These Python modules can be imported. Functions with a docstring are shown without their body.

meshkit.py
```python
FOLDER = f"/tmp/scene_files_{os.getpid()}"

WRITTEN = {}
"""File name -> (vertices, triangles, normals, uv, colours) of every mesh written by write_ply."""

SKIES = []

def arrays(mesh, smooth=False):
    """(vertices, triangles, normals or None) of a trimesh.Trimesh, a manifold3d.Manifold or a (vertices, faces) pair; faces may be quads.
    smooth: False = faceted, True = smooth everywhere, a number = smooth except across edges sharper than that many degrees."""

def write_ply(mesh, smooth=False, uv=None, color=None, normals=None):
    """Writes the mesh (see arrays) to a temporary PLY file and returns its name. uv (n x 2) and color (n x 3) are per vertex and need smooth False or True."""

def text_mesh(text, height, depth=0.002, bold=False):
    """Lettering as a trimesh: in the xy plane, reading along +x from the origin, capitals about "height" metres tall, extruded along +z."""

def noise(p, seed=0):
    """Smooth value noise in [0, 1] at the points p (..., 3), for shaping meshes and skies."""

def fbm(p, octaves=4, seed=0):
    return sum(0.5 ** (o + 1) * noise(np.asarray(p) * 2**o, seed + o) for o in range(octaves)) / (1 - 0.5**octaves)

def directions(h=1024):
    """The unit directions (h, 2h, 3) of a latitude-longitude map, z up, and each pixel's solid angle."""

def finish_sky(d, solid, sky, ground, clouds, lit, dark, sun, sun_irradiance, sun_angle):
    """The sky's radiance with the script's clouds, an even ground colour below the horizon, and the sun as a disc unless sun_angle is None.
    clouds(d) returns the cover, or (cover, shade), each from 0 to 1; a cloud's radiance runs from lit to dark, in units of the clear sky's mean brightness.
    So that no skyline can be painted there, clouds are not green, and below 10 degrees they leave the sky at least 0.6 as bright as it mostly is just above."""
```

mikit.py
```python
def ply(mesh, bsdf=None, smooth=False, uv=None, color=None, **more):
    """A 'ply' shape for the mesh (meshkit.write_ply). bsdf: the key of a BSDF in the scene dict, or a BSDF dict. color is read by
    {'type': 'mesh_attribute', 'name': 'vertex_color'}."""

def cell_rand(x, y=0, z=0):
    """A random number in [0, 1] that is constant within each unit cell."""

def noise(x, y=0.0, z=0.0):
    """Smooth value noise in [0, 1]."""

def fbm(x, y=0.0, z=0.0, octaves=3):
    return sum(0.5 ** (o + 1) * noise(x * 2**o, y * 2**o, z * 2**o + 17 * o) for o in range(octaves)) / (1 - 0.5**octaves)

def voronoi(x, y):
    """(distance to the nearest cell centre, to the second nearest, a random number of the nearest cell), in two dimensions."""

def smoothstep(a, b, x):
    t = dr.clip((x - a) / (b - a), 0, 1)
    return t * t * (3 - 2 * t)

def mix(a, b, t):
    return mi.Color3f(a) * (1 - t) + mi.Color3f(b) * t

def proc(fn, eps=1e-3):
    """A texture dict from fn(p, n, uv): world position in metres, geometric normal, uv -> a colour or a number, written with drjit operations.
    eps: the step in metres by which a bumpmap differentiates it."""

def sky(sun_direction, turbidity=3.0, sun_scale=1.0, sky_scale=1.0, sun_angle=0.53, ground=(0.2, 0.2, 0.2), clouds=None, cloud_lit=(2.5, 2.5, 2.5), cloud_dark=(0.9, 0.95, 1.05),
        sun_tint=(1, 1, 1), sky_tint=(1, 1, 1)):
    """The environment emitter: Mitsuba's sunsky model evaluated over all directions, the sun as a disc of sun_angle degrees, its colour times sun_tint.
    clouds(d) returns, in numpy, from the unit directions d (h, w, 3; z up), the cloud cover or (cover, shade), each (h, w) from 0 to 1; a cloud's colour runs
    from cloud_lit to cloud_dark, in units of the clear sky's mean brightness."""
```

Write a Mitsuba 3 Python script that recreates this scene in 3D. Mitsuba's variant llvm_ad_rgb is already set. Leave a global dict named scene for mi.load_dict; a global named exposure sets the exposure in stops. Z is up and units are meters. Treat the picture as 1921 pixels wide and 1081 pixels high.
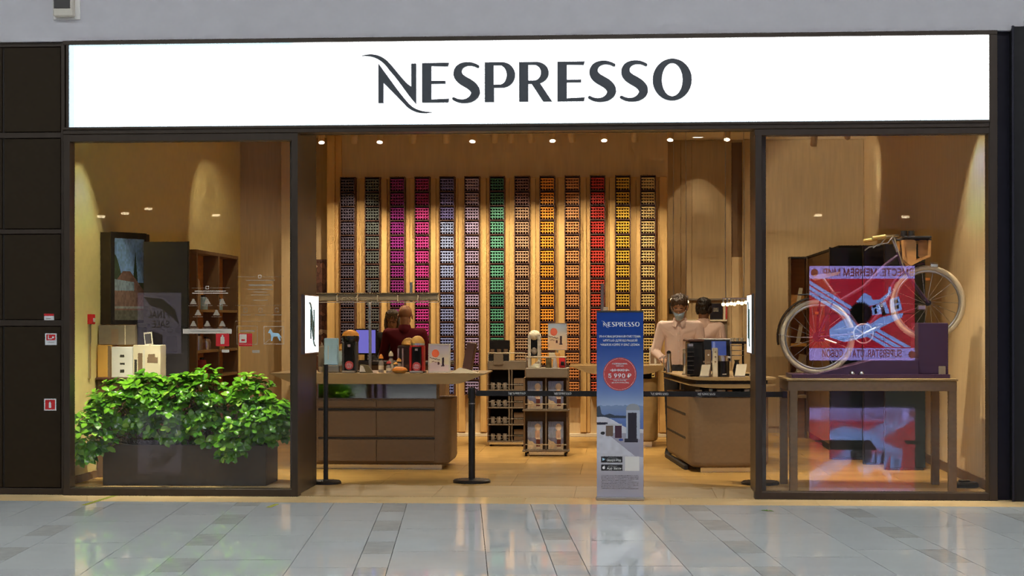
import math, random
import numpy as np, trimesh, drjit as dr, mitsuba as mi, mikit, meshkit
from mikit import noise, fbm, smoothstep, mix, cell_rand
import manifold3d as m3
from shapely.geometry import Polygon, Point, LineString, box as sbox
from shapely.ops import unary_union
from shapely import affinity
T = mi.ScalarTransform4f
rng = random.Random(7)
nrg = np.random.default_rng(7)
scene, labels = {}, {}

# ------------------------------------------------------------------ camera, light levels, exposure
YAW = math.atan(205 / 3200)
eye, ahead = [0.0, -14.36, 1.5], [-math.sin(YAW), math.cos(YAW), 0.0]
scene['camera'] = {'type': 'perspective', 'fov': 2 * math.degrees(math.atan(1921 / 2 / 3200)), 'fov_axis': 'x',
                   'principal_point_offset_x': 0.0, 'principal_point_offset_y': -(600 - 540.5) / 1081,
                   'near_clip': 0.1, 'far_clip': 200.0,
                   'to_world': T().look_at(origin=eye, target=[eye[i] + ahead[i] for i in range(3)], up=[0.0008, 0, 1])}
exposure = 0.0
HALL = 7.0                      # radiance of the mall's ceiling light panels
WASH, FRONT = 9.0, 8.5        # intensity of the shop's spot lamps: to the wall, to the counters
WARM = (1.0, 0.84, 0.60)
NEUTRAL = (1.0, 0.93, 0.66)
SIGN = 1.7                      # radiance of the backlit fascia


def lamp(rad, w=1.0):
    return {'type': 'area', 'radiance': {'type': 'rgb', 'value': list(map(float, rad))}, 'sampling_weight': float(w)}


# ------------------------------------------------------------------ helpers
def rgb(c):
    return {'type': 'rgb', 'value': [float(x) for x in c]}


def mat(name, c, rough=0.5, metal=0.0, spec=0.5, coat=0.0, **kw):
    col = c if isinstance(c, dict) else rgb(c)
    d = {'type': 'principled', 'base_color': col, 'roughness': rough, 'metallic': float(metal), 'specular': float(spec)}
    if coat:
        d['clearcoat'], d['clearcoat_gloss'] = float(coat), 0.95
    d.update(kw)
    scene[name] = {'type': 'twosided', 'bsdf': d}
    return name


def srgb(r, g, b):
    f = lambda v: ((v / 255 + 0.055) / 1.055) ** 2.4 if v > 10 else v / 255 / 12.92
    return (f(r), f(g), f(b))


ORDW = 'first second third fourth fifth sixth seventh eighth ninth tenth eleventh twelfth thirteenth fourteenth fifteenth'.split()
used = set()


def fresh(name):
    k, n = name, 0
    while k in used:
        n += 1
        k = f'{name}_{n:03d}'
    used.add(k)
    return k


def thing(name, label, cat=None, group=None, kind=None):
    k = fresh(name)
    labels[k] = {}
    if label: labels[k]['label'] = label
    if cat: labels[k]['category'] = cat
    if group: labels[k]['group'] = group
    if kind: labels[k]['kind'] = kind
    return k


def part(parent, name, mesh, m, smooth=False, label=None, kind=None, emit=None, uv=None, tw=None):
    k = fresh(f'{parent}__{name}' if parent else name)
    if isinstance(mesh, dict):
        d = dict(mesh)
        if m: d['bsdf'] = {'type': 'ref', 'id': m}
    else:
        d = mikit.ply(mesh, m, smooth, uv=uv)
    if emit is not None: d['emitter'] = emit
    if tw is not None: d['to_world'] = tw
    scene[k] = d
    if label or kind:
        labels[k] = {}
        if label: labels[k]['label'] = label
        if kind: labels[k]['kind'] = kind
    return k


def one(name, mesh, m, label, cat, group=None, smooth=False, kind=None, emit=None):
    k = thing(name, label, cat, group, kind)
    d = mikit.ply(mesh, m, smooth)
    if emit is not None: d['emitter'] = emit
    scene[k] = d
    return k


def struct(name, mesh=None, m=None, smooth=False):
    k = fresh(name)
    labels[k] = {'kind': 'structure'}
    if mesh is not None:
        scene[k] = mikit.ply(mesh, m, smooth)
    return k


cat_ = trimesh.util.concatenate


def bx(x0, x1, y0, y1, z0, z1):
    b = trimesh.creation.box((abs(x1 - x0), abs(y1 - y0), abs(z1 - z0)))
    b.apply_translation(((x0 + x1) / 2, (y0 + y1) / 2, (z0 + z1) / 2))
    return b


def rb(x0, x1, y0, y1, z0, z1, r=0.006):
    """box with chamfered edges"""
    pts = []
    for x, sx in ((x0, 1), (x1, -1)):
        for y, sy in ((y0, 1), (y1, -1)):
            for z, sz in ((z0, 1), (z1, -1)):
                pts += [(x, y + sy * r, z + sz * r), (x + sx * r, y, z + sz * r), (x + sx * r, y + sy * r, z)]
    return trimesh.convex.convex_hull(np.array(pts))


def cy(p0, p1, r, n=16, r1=None):
    p0, p1 = np.array(p0, float), np.array(p1, float)
    r1 = r if r1 is None else r1
    z = (p1 - p0) / np.linalg.norm(p1 - p0)
    x = np.cross(z, [0, 0, 1] if abs(z[2]) < 0.9 else [1, 0, 0]); x /= np.linalg.norm(x)
    y = np.cross(z, x)
    a = np.arange(n) * 2 * np.pi / n
    ring = np.cos(a)[:, None] * x + np.sin(a)[:, None] * y
    v = np.vstack([p0 + ring * r, p1 + ring * r1, [p0], [p1]])
    i = np.arange(n); j = (i + 1) % n
    f = np.vstack([np.stack([i, j, j + n], 1), np.stack([i, j + n, i + n], 1), np.stack([j, i, i * 0 + 2 * n], 1), np.stack([i + n, j + n, i * 0 + 2 * n + 1], 1)])
    return trimesh.Trimesh(v, f, process=False)


def lathe(prof, at=(0, 0, 0), n=24):
    """profile [(r, z)...] bottom to top about a vertical axis"""
    m = trimesh.creation.revolve(np.array(prof, float), sections=n)
    m.apply_translation(at)
    return m


def ball(c, r, sub=2, s=(1, 1, 1)):
    m = trimesh.creation.icosphere(subdivisions=sub, radius=1)
    m.apply_scale(np.array(s) * r); m.apply_translation(c)
    return m


def tube(pts, r, n=8, closed=False):
    pts = np.array(pts, float); k = len(pts)
    rr = np.broadcast_to(np.asarray(r, float), (k,))
    tan = np.roll(pts, -1, 0) - np.roll(pts, 1, 0) if closed else np.gradient(pts, axis=0)
    tan /= np.linalg.norm(tan, axis=1, keepdims=True) + 1e-12
    u = np.cross(tan[0], [0.3, 0.2, 0.93]); u /= np.linalg.norm(u)
    rows = []
    for i in range(k):
        u = u - tan[i] * (u @ tan[i]); u /= np.linalg.norm(u)
        w = np.cross(tan[i], u)
        a = np.arange(n) * 2 * np.pi / n
        rows.append(pts[i] + rr[i] * (np.cos(a)[:, None] * u + np.sin(a)[:, None] * w))
    v = np.vstack(rows); f = []
    for i in range(k if closed else k - 1):
        b = ((i + 1) % k) * n
        for j in range(n):
            j2 = (j + 1) % n
            f += [[i * n + j, i * n + j2, b + j2], [i * n + j, b + j2, b + j]]
    if not closed:
        v = np.vstack([v, pts[:1], pts[-1:]]); c0, c1 = len(v) - 2, len(v) - 1
        for j in range(n):
            j2 = (j + 1) % n
            f += [[j2, j, c0], [(k - 1) * n + j, (k - 1) * n + j2, c1]]
    return trimesh.Trimesh(v, f, process=False)


def ring(c, R, r, axis='y', n=48, m=8, squash=1.0):
    a = np.arange(n) * 2 * np.pi / n
    o = np.zeros((n, 3))
    p = {'y': (0, 2), 'z': (0, 1), 'x': (1, 2)}[axis]
    o[:, p[0]], o[:, p[1]] = R * np.cos(a), R * np.sin(a)
    return tube(o + np.array(c), r, m, closed=True)


def polys(g):
    return [p for p in getattr(g, 'geoms', [g]) if p.geom_type == 'Polygon' and p.area > 1e-9]


def prism(poly, yfront, depth):
    """polygon in (x, z), front face at y = yfront towards -y, going back by depth"""
    ms = []
    for p in polys(poly if not isinstance(poly, (list, tuple)) else Polygon(poly)):
        e = trimesh.creation.extrude_polygon(p, depth, engine='earcut')
        v = e.vertices
        e.vertices = np.stack([v[:, 0], yfront + depth - v[:, 2], v[:, 1]], 1)
        ms.append(e)
    return cat_(ms)


def slab(poly, z0, z1):
    """polygon in (x, y) extruded upwards"""
    e = cat_([trimesh.creation.extrude_polygon(p, z1 - z0, engine='earcut') for p in polys(poly if not isinstance(poly, (list, tuple)) else Polygon(poly))])
    e.apply_translation((0, 0, z0))
    return e


def quad(a, b, c, d):
    return trimesh.Trimesh([a, b, c, d], [[0, 1, 2], [0, 2, 3]], process=False)


UV4 = np.array([[0, 0], [1, 0], [1, 1], [0, 1]], float)


def xform(m, rz=0.0, at=(0, 0, 0)):
    m = m.copy()
    m.apply_transform(trimesh.transformations.rotation_matrix(rz, [0, 0, 1])); m.apply_translation(at)
    return m


def xtilt(m, ax, deg, pivot):
    m = m.copy()
    m.apply_transform(trimesh.transformations.rotation_matrix(math.radians(deg), ax, pivot))
    return m


def rrect(x0, x1, y0, y1, r):
    return sbox(x0 + r, y0 + r, x1 - r, y1 - r).buffer(r, quad_segs=8)


# ------------------------------------------------------------------ materials
def grain(c, amp, sx, sy, sz):
    c = tuple(map(float, c))
    def fn(p, n, uv):
        k = 1 + amp * (fbm(p.x * sx, p.y * sy, p.z * sz, 3) - 0.5) * 2
        return mi.Color3f(c[0], c[1], c[2]) * k
    return mikit.proc(fn)


mat('plaster_grey', grain((0.60, 0.59, 0.62), 0.05, 9, 9, 9), 0.85, spec=0.2)
mat('bronze', grain((0.051, 0.0377, 0.027), 0.12, 40, 40, 4), 0.38, 0.35)
mat('bronze_panel', grain((0.0234, 0.0148, 0.0059), 0.14, 30, 30, 30), 0.6, 0.0, spec=0.2)
mat('navy_black', (0.016, 0.016, 0.028), 0.5, spec=0.3)
mat('black_panel', (0.010, 0.010, 0.011), 0.5, spec=0.3)
mat('wall_beige', grain((0.6242, 0.4664, 0.2587), 0.09, 38, 38, 3.5), 0.75, spec=0.25)
mat('wall_taupe', grain((0.489, 0.3591, 0.1967), 0.10, 45, 45, 3.0), 0.75, spec=0.25)
mat('wall_side', grain((0.693, 0.576, 0.242), 0.05, 14, 14, 14), 0.8, spec=0.2)
mat('board', grain((0.6732, 0.424, 0.1562), 0.10, 60, 60, 2.0), 0.55, spec=0.3)
mat('ceiling_white', (0.74, 0.65, 0.48), 0.85, spec=0.2)
mat('hall_white', (0.66, 0.67, 0.68), 0.8, spec=0.2)
mat('shopfloor', grain((0.3829, 0.2285, 0.0677), 0.12, 1.8, 7, 3), 0.32, spec=0.45)
mat('shopfloor_b', grain((0.354, 0.2113, 0.0619), 0.12, 1.8, 7, 3), 0.32, spec=0.45)
mat('threshold', grain((0.4472, 0.2962, 0.1264), 0.10, 3, 9, 3), 0.38, spec=0.4)
mat('kerb', grain((0.8374, 0.612, 0.306), 0.07, 6, 6, 6), 0.12, spec=0.5)
mat('tile_a', grain((0.50, 0.52, 0.505), 0.04, 5, 5, 5), 0.035, spec=0.5)
mat('tile_b', grain((0.485, 0.505, 0.495), 0.04, 5, 5, 5), 0.035, spec=0.5)
mat('tile_dark', grain((0.4125, 0.4188, 0.3937), 0.10, 14, 14, 5), 0.04, spec=0.5)
mat('grout', (0.10, 0.10, 0.09), 0.8)
mat('screed', (0.16, 0.13, 0.09), 0.8)
mat('black_metal', (0.012, 0.012, 0.013), 0.35, spec=0.5)
mat('black_plastic', (0.014, 0.013, 0.013), 0.28, spec=0.5)
mat('black_gloss', (0.010, 0.010, 0.011), 0.10, spec=0.6)
mat('charcoal', (0.045, 0.042, 0.040), 0.4)
mat('chrome', (0.80, 0.78, 0.76), 0.14, 1.0)
mat('steel', (0.55, 0.53, 0.50), 0.3, 1.0)
mat('mirror', (0.78, 0.74, 0.72), 0.05, 1.0)
mat('counter_taupe', grain((0.1827, 0.1176, 0.0633), 0.10, 40, 40, 40), 0.5, spec=0.35)
mat('counter_gap', (0.020, 0.016, 0.013), 0.6)
mat('worktop', grain((0.344, 0.2318, 0.1032), 0.10, 6, 40, 20), 0.35, spec=0.4)
mat('shelf_taupe', grain((0.20, 0.160, 0.115), 0.08, 40, 40, 40), 0.5)
mat('rack_brown', (0.085, 0.035, 0.025), 0.5)
mat('cabinet_brown', grain((0.17, 0.1008, 0.048), 0.12, 30, 30, 3), 0.5)
mat('panel_dark', grain((0.045, 0.040, 0.045), 0.1, 20, 20, 20), 0.4)
mat('panel_green', (0.012, 0.022, 0.024), 0.25)
mat('panel_blue', (0.026, 0.026, 0.045), 0.25)
mat('lamp_body', (0.62, 0.4536, 0.252), 0.45)
mat('gantry_tan', (0.27, 0.22, 0.14), 0.5)
mat('white', (0.78, 0.77, 0.74), 0.5)
mat('offwhite', (0.66, 0.62, 0.53), 0.5)
mat('cream', (0.74, 0.66, 0.48), 0.4)
mat('sticker_white', (0.62, 0.56, 0.46), 0.6)
mat('sticker_pale', (0.36, 0.30, 0.22), 0.6)
mat('sign_red', (0.55, 0.018, 0.022), 0.45)
mat('red_gloss', (0.42, 0.018, 0.016), 0.2, spec=0.5, coat=0.6)
mat('red_label', (0.48, 0.055, 0.055), 0.5)
mat('orange', (0.80, 0.28, 0.04), 0.4)
mat('amber', (0.70, 0.30, 0.05), 0.2)
mat('honey', (0.75, 0.42, 0.102), 0.4)
mat('pale_blue', (0.42, 0.66, 0.80), 0.5)
mat('planter_brown', grain((0.045, 0.0341, 0.0225), 0.10, 25, 25, 25), 0.5)
mat('soil', (0.03, 0.022, 0.015), 0.9)
mat('stem', (0.13, 0.10, 0.045), 0.7)
mat('letter_grey', (0.060, 0.070, 0.082), 0.45, 0.2)
mat('letter_green', (0.02, 0.075, 0.068), 0.4)
mat('letter_white', (0.80, 0.82, 0.84), 0.5)
mat('acrylic', (0.85, 0.88, 0.9), 0.4)
mat('skin_a', (0.34, 0.165, 0.085), 0.5, spec=0.35)
mat('skin_b', (0.42, 0.24, 0.15), 0.5, spec=0.35)
mat('skin_c', (0.20, 0.095, 0.05), 0.5, spec=0.35)
mat('hair_brown', (0.040, 0.020, 0.011), 0.55)
mat('hair_black', (0.012, 0.009, 0.008), 0.5)
mat('hair_grey', (0.13, 0.11, 0.09), 0.6)
mat('sweater_red', (0.085, 0.006, 0.010), 0.85, spec=0.15)
mat('shirt_pink', (0.70, 0.53, 0.46), 0.75, spec=0.2)
mat('cloth_dark', (0.02, 0.02, 0.024), 0.8)
mat('mask_blue', (0.36, 0.52, 0.66), 0.7)
mat('tyre_cream', (0.66, 0.55, 0.38), 0.6)
mat('bike_purple', (0.050, 0.022, 0.055), 0.25, coat=0.6)
mat('plinth_purple', (0.060, 0.030, 0.072), 0.35)
mat('saddle', (0.74, 0.46, 0.26), 0.5)
mat('basket_wood', grain((0.52, 0.252, 0.078), 0.15, 8, 8, 40), 0.4)
mat('table_taupe', grain((0.2, 0.1302, 0.066), 0.12, 30, 30, 30), 0.5)
mat('tape_yellow', (0.34, 0.33, 0.05), 0.6)
mat('dark_glass', (0.03, 0.02, 0.02), 0.08)
mat('mug_glass', (0.30, 0.26, 0.22), 0.12)
mat('carton_brown', (0.23, 0.15, 0.09), 0.6)
mat('opposite_dark', (0.035, 0.033, 0.035), 0.6)
scene['pane'] = {'type': 'thindielectric', 'int_ior': 1.5}
for i, c in enumerate([(0.075, 0.25, 0.012), (0.13, 0.36, 0.018), (0.035, 0.14, 0.012), (0.24, 0.46, 0.05)]):
    mat(f'leaf_{i}', c, 0.17, spec=0.6)

# ------------------------------------------------------------------ the mall: floor, hall, bulkhead
hall_floor = struct('floor', bx(-16, 16, -25.6, 0.0, -0.20, -0.012), 'grout')
TILT = math.radians(-5.35)
ct, st_ = math.cos(TILT), math.sin(TILT)


def hall_xy(u, v):
    """along the tile bands (v) and across them (u) to the mall's floor"""
    return (-2.345 + u * ct + v * st_, -0.569 - u * st_ + v * ct)


clip = sbox(-16, -25.6, 16, -0.50)
view = sbox(-8.0, -6.2, 7.0, -0.50)
bands = []


def lay(u0, u1, v0, v1, m, name='tile', g=0.0024):
    p = Polygon([hall_xy(u0 + g, v0 + g), hall_xy(u1 - g, v0 + g), hall_xy(u1 - g, v1 - g), hall_xy(u0 + g, v1 - g)]).intersection(clip)
    if p.is_empty or p.area < 1e-4 or not p.intersects(view): return
    part(hall_floor, name, slab(p, -0.012, 0.0 - rng.random() * 0.0003), m)


INSERT = {-8: 0.4, -6: 0.9, -4: 0.2, -2: 0.75, 0: 0.0, 2: 0.54, 4: 0.05, 6: 0.52, 8: 0.9, 10: 0.3}
for b in range(-12, 18):
    u0, u1 = b * 0.6, b * 0.6 + 0.6
    if b % 2 == 0:                       # a band with dark inserts along its right-hand seam
        for k in range(-2, 6):
            v1 = -INSERT.get(b, 0.5) - 1.2 * (k - 1); v0 = v1 - 1.2
            lay(u0, u0 + 0.405, v0, v1, f'tile_{"ab"[(b // 2 + k) % 2]}')
            lay(u0 + 0.405, u1, v1 - 0.60, v1, 'tile_dark', 'dark_tile')
            lay(u0 + 0.405, u1, v0, v1 - 0.60, f'tile_{"ba"[(b // 2 + k) % 2]}')
    else:
        for k in range(-2, 6):
            v1 = 0.35 * ((b * 5) % 3) - 1.2 * (k - 1); v0 = v1 - 1.2
            lay(u0, u1, v0, v1, f'tile_{"ab"[(b + k // 2) % 2]}')
part(hall_floor, 'far_tiles', slab(sbox(-16, -25.6, 16, -7.0), -0.012, -0.0005), 'tile_a', kind='stuff')
for s_ in ((-16, -8.7), (7.7, 16)):
    part(hall_floor, 'far_tiles', slab(sbox(s_[0], -7.0, s_[1], -0.5), -0.012, -0.0005), 'tile_a', kind='stuff')
# pale stone kerb strip along the shop front
xk = -8.0
while xk < 7:
    part(hall_floor, 'kerb_stone', rb(xk + 0.001, xk + 1.199, -0.498, -0.002, -0.012, 0.0005, 0.0008), 'kerb')
    xk += 1.2

struct('wall_front', bx(-16, 16, -0.03, 0.06, 3.888, 6.0), 'plaster_grey')
struct('ceiling', bx(-16, 16, -25.6, 0.06, 6.0, 6.1), 'hall_white')
struct('wall_hall_left', bx(-16.1, -16, -25.6, 0.06, 0, 6.0), 'hall_white')
struct('wall_hall_right', bx(16, 16.1, -25.6, 0.06, 0, 6.0), 'hall_white')
struct('wall_opposite', bx(-16, 16, -25.8, -25.6, 3.6, 6.0), 'hall_white')
struct('wall_opposite_shops', cat_([bx(-16, 16, -26.2, -26.1, 0, 3.6)]), 'opposite_dark')
for i in range(5):
    for j in range(2):
        xc, yc = -9.6 + 4.8 * i, -3.6 - 6.0 * j
        k = thing('ceiling_light', f'long white mall ceiling light, {ORDW[i]} from the left in the {("nearer", "farther")[j]} row', 'ceiling light', 'mall ceiling light panels')
        part(k, 'frame', bx(xc - 1.55, xc + 1.55, yc - 0.65, yc + 0.65, 5.985, 5.999), 'white')
        part(k, 'diffuser', quad((xc - 1.5, yc + 0.6, 5.983), (xc + 1.5, yc + 0.6, 5.983), (xc + 1.5, yc - 0.6, 5.983), (xc - 1.5, yc - 0.6, 5.983)), 'white', emit=lamp((HALL * 0.96, HALL, HALL * 1.03), .08))
k = thing('wall_fixture', 'small white box fixture on the grey bulkhead above the sign', 'fixture')
part(k, 'housing', rb(-4.83, -4.66, -0.11, -0.03, 4.09, 4.32, 0.008), 'offwhite')
part(k, 'grille', bx(-4.82, -4.68, -0.114, -0.108, 4.155, 4.30), 'charcoal')
part(k, 'back_plate', rb(-4.85, -4.615, -0.04, -0.03, 4.07, 4.34, 0.003), 'white')

# ------------------------------------------------------------------ left facade panels, right black strip
wl = struct('wall_front_left', bx(-7.6, -4.762, 0.03, 0.12, 0, 3.888), 'counter_gap')
for x0, x1 in ((-7.4, -6.36), (-6.35, -5.315), (-5.303, -4.80)):
    for z0, z1 in ((0.06, 1.445), (1.505, 2.237), (2.285, 3.06), (3.118, 3.845)):
        part(wl, 'panel', rb(x0 + 0.004, x1 - 0.004, 0.012, 0.05, z0, z1, 0.004), 'bronze_panel')
for z0, z1 in ((0.0, 0.055), (1.45, 1.5), (2.242, 2.28), (3.066, 3.112), (3.85, 3.887)):
    part(wl, 'rail', rb(-7.4, -4.792, 0.004, 0.05, z0, z1, 0.003), 'bronze')
part(wl, 'stile', rb(-4.796, -4.762, -0.004, 0.05, 0, 3.887, 0.003), 'bronze')
wr = struct('wall_front_right', bx(3.10, 3.215, 0.03, 0.12, 0, 3.9), 'navy_black')
part(wr, 'panel', rb(3.215, 4.6, -0.10, 0.1, 0, 3.91, 0.01), 'black_panel')
part(wr, 'edge_strip', rb(3.205, 3.222, -0.115, -0.095, 0, 3.915, 0.003), 'navy_black')

# ------------------------------------------------------------------ the shop's portal
tr = struct('trim_1')
part(tr, 'head_rail', rb(-4.762, 3.10, -0.06, 0.10, 3.853, 3.888, 0.004), 'bronze')
part(tr, 'side_strip', rb(-4.735, -4.712, -0.055, 0.06, 3.142, 3.853, 0.003), 'bronze')
part(tr, 'side_strip', rb(3.034, 3.10, -0.06, 0.10, 0.0, 3.853, 0.004), 'bronze')
part(tr, 'transom', rb(-4.762, 3.034, -0.06, 0.10, 3.088, 3.142, 0.004), 'bronze')
part(tr, 'transom_lip', rb(-4.762, 3.034, -0.075, 0.02, 3.125, 3.146, 0.003), 'bronze')
part(tr, 'upper_backing', bx(-4.75, 3.09, 0.10, 0.16, 3.088, 3.888), 'bronze_panel')
for n_, (x0, x1, zt) in enumerate(((-4.705, -2.79, 3.025), (1.17, 3.027, 3.035))):
    w = struct(f'window_{n_ + 1}')
    part(w, 'top_rail', rb(x0 - 0.06, x1 + 0.05, -0.05, 0.08, zt, 3.088, 0.004), 'bronze')
    part(w, 'bottom_rail', rb(x0 - 0.06, x1 + 0.05, -0.05, 0.10, 0.0, 0.062, 0.004), 'bronze')
    part(w, 'stile', rb(x0 - 0.055, x0, -0.05, 0.09, 0.0, 3.088, 0.004), 'bronze')
    part(w, 'stile', rb(x1, x1 + (0.055 if n_ == 0 else 0.012), -0.05, 0.09, 0.0, 3.088, 0.004), 'bronze')
    part(w, 'pane', quad((x0, 0.02, 0.062), (x1, 0.02, 0.062), (x1, 0.02, zt), (x0, 0.02, zt)), 'pane')
part(tr, 'reveal_panel', rb(-2.83, -2.765, 0.09, 1.0, 0.0, 3.6, 0.004), 'bronze')
part(tr, 'reveal_panel', rb(1.15, 1.215, 0.09, 1.0, 0.0, 3.6, 0.004), 'bronze')

# the logotype, drawn glyph by glyph in its own units (cap height 215, baseline at 0)
def var_stroke(pts, rad, n=28):
    pts = np.array(pts, float)
    t = np.linspace(0, 1, len(pts)); q = np.linspace(0, 1, n)
    from scipy.interpolate import PchipInterpolator, CubicSpline
    d = np.r_[0, np.cumsum(np.linalg.norm(np.diff(pts, axis=0), axis=1))]; d /= d[-1]
    cs = CubicSpline(d, pts); cr = PchipInterpolator(d, rad)
    P_, R_ = cs(q), cr(q)
    return unary_union([unary_union([Point(P_[i]).buffer(max(R_[i], .5), 6), Point(P_[i + 1]).buffer(max(R_[i + 1], .5), 6)]).convex_hull for i in range(n - 1)])


def ell(cx, cy_, rx, ry):
    return affinity.scale(Point(cx, cy_).buffer(1, 24), rx, ry, origin=(cx, cy_))


def smooth_poly(pts):
    return Polygon(pts)


def bez(*c):
    c = np.array(c, float); t = np.linspace(0, 1, 14)[:, None]
    return ((1 - t) ** 3 * c[0] + 3 * (1 - t) ** 2 * t * c[1] + 3 * (1 - t) * t * t * c[2] + t ** 3 * c[3]).tolist()


def glyph_n():
    a = [(153, 215)] + bez((153, 215), (220, 125), (265, 55), (320, -5)) + bez((320, -5), (355, -42), (395, -50), (450, -53)) + bez((450, -53), (395, -64), (345, -56), (305, -18)) + bez((305, -18), (255, 35), (215, 75), (180, 110)) + [(180, 0), (153, 0)]
    b = bez((60, 258), (105, 272), (160, 270), (205, 226)) + bez((205, 226), (250, 180), (295, 110), (333, 88)) + [(333, 213), (360, 213), (360, -8)] + bez((360, -8), (310, 45), (260, 130), (215, 175)) + bez((215, 175), (175, 235), (130, 262), (60, 258))
    return [Polygon(a).buffer(0), Polygon(b).buffer(0)]


def glyph_e(x):
    return unary_union([sbox(x, 0, x + 50, 215), Polygon([(x, 215), (x + 147, 215), (x + 141, 196), (x + 50, 199), (x + 50, 195)]), sbox(x + 45, 102, x + 127, 117), Polygon([(x, 0), (x + 143, 0), (x + 147, 20), (x + 50, 16)])])


def glyph_s(x):
    s = var_stroke([(x + 140, 194), (x + 105, 207), (x + 68, 205), (x + 35, 182), (x + 32, 148), (x + 70, 112), (x + 112, 84), (x + 128, 52), (x + 110, 22), (x + 72, 6), (x + 35, 8), (x + 8, 20)], [8, 9, 12, 19, 24, 26, 26, 24, 18, 11, 9, 8])
    return s


def glyph_p(x):
    bowl = ell(x + 95, 146, 70, 69).difference(ell(x + 78, 147, 40, 54)).intersection(sbox(x + 52, 60, x + 200, 230))
    bar = unary_union([sbox(x + 40, 199, x + 98, 215), sbox(x + 40, 77, x + 98, 93)])
    inner = ell(x + 80, 146, 40, 53).union(sbox(x + 48, 93, x + 80, 199))
    return unary_union([sbox(x, 0, x + 50, 215), bowl, bar]).difference(inner.difference(sbox(x, 0, x + 48, 215)))


def glyph_r(x):
    up = ell(x + 92, 156, 68, 59).union(sbox(x + 40, 97, x + 92, 215)).difference(ell(x + 80, 157, 38, 43).union(sbox(x + 48, 114, x + 80, 200)))
    leg = Polygon([(x + 60, 108), (x + 112, 100), (x + 178, 0), (x + 130, 0)])
    return unary_union([sbox(x, 0, x + 48, 215), up, leg])


def glyph_o(x):
    return ell(x + 105, 112, 105, 113).difference(ell(x + 105, 112, 56, 90))


LOGO_N = glyph_n()
LOGO = [('letter_n', unary_union(LOGO_N)), ('letter_e', glyph_e(393)), ('letter_s', glyph_s(557)), ('letter_p', glyph_p(735)), ('letter_r', glyph_r(923)),
        ('letter_e', glyph_e(1131)), ('letter_s', glyph_s(1296)), ('letter_s', glyph_s(1468)), ('letter_o', glyph_o(1645))]
LOGO_ALL = unary_union([g for _, g in LOGO])


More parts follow.
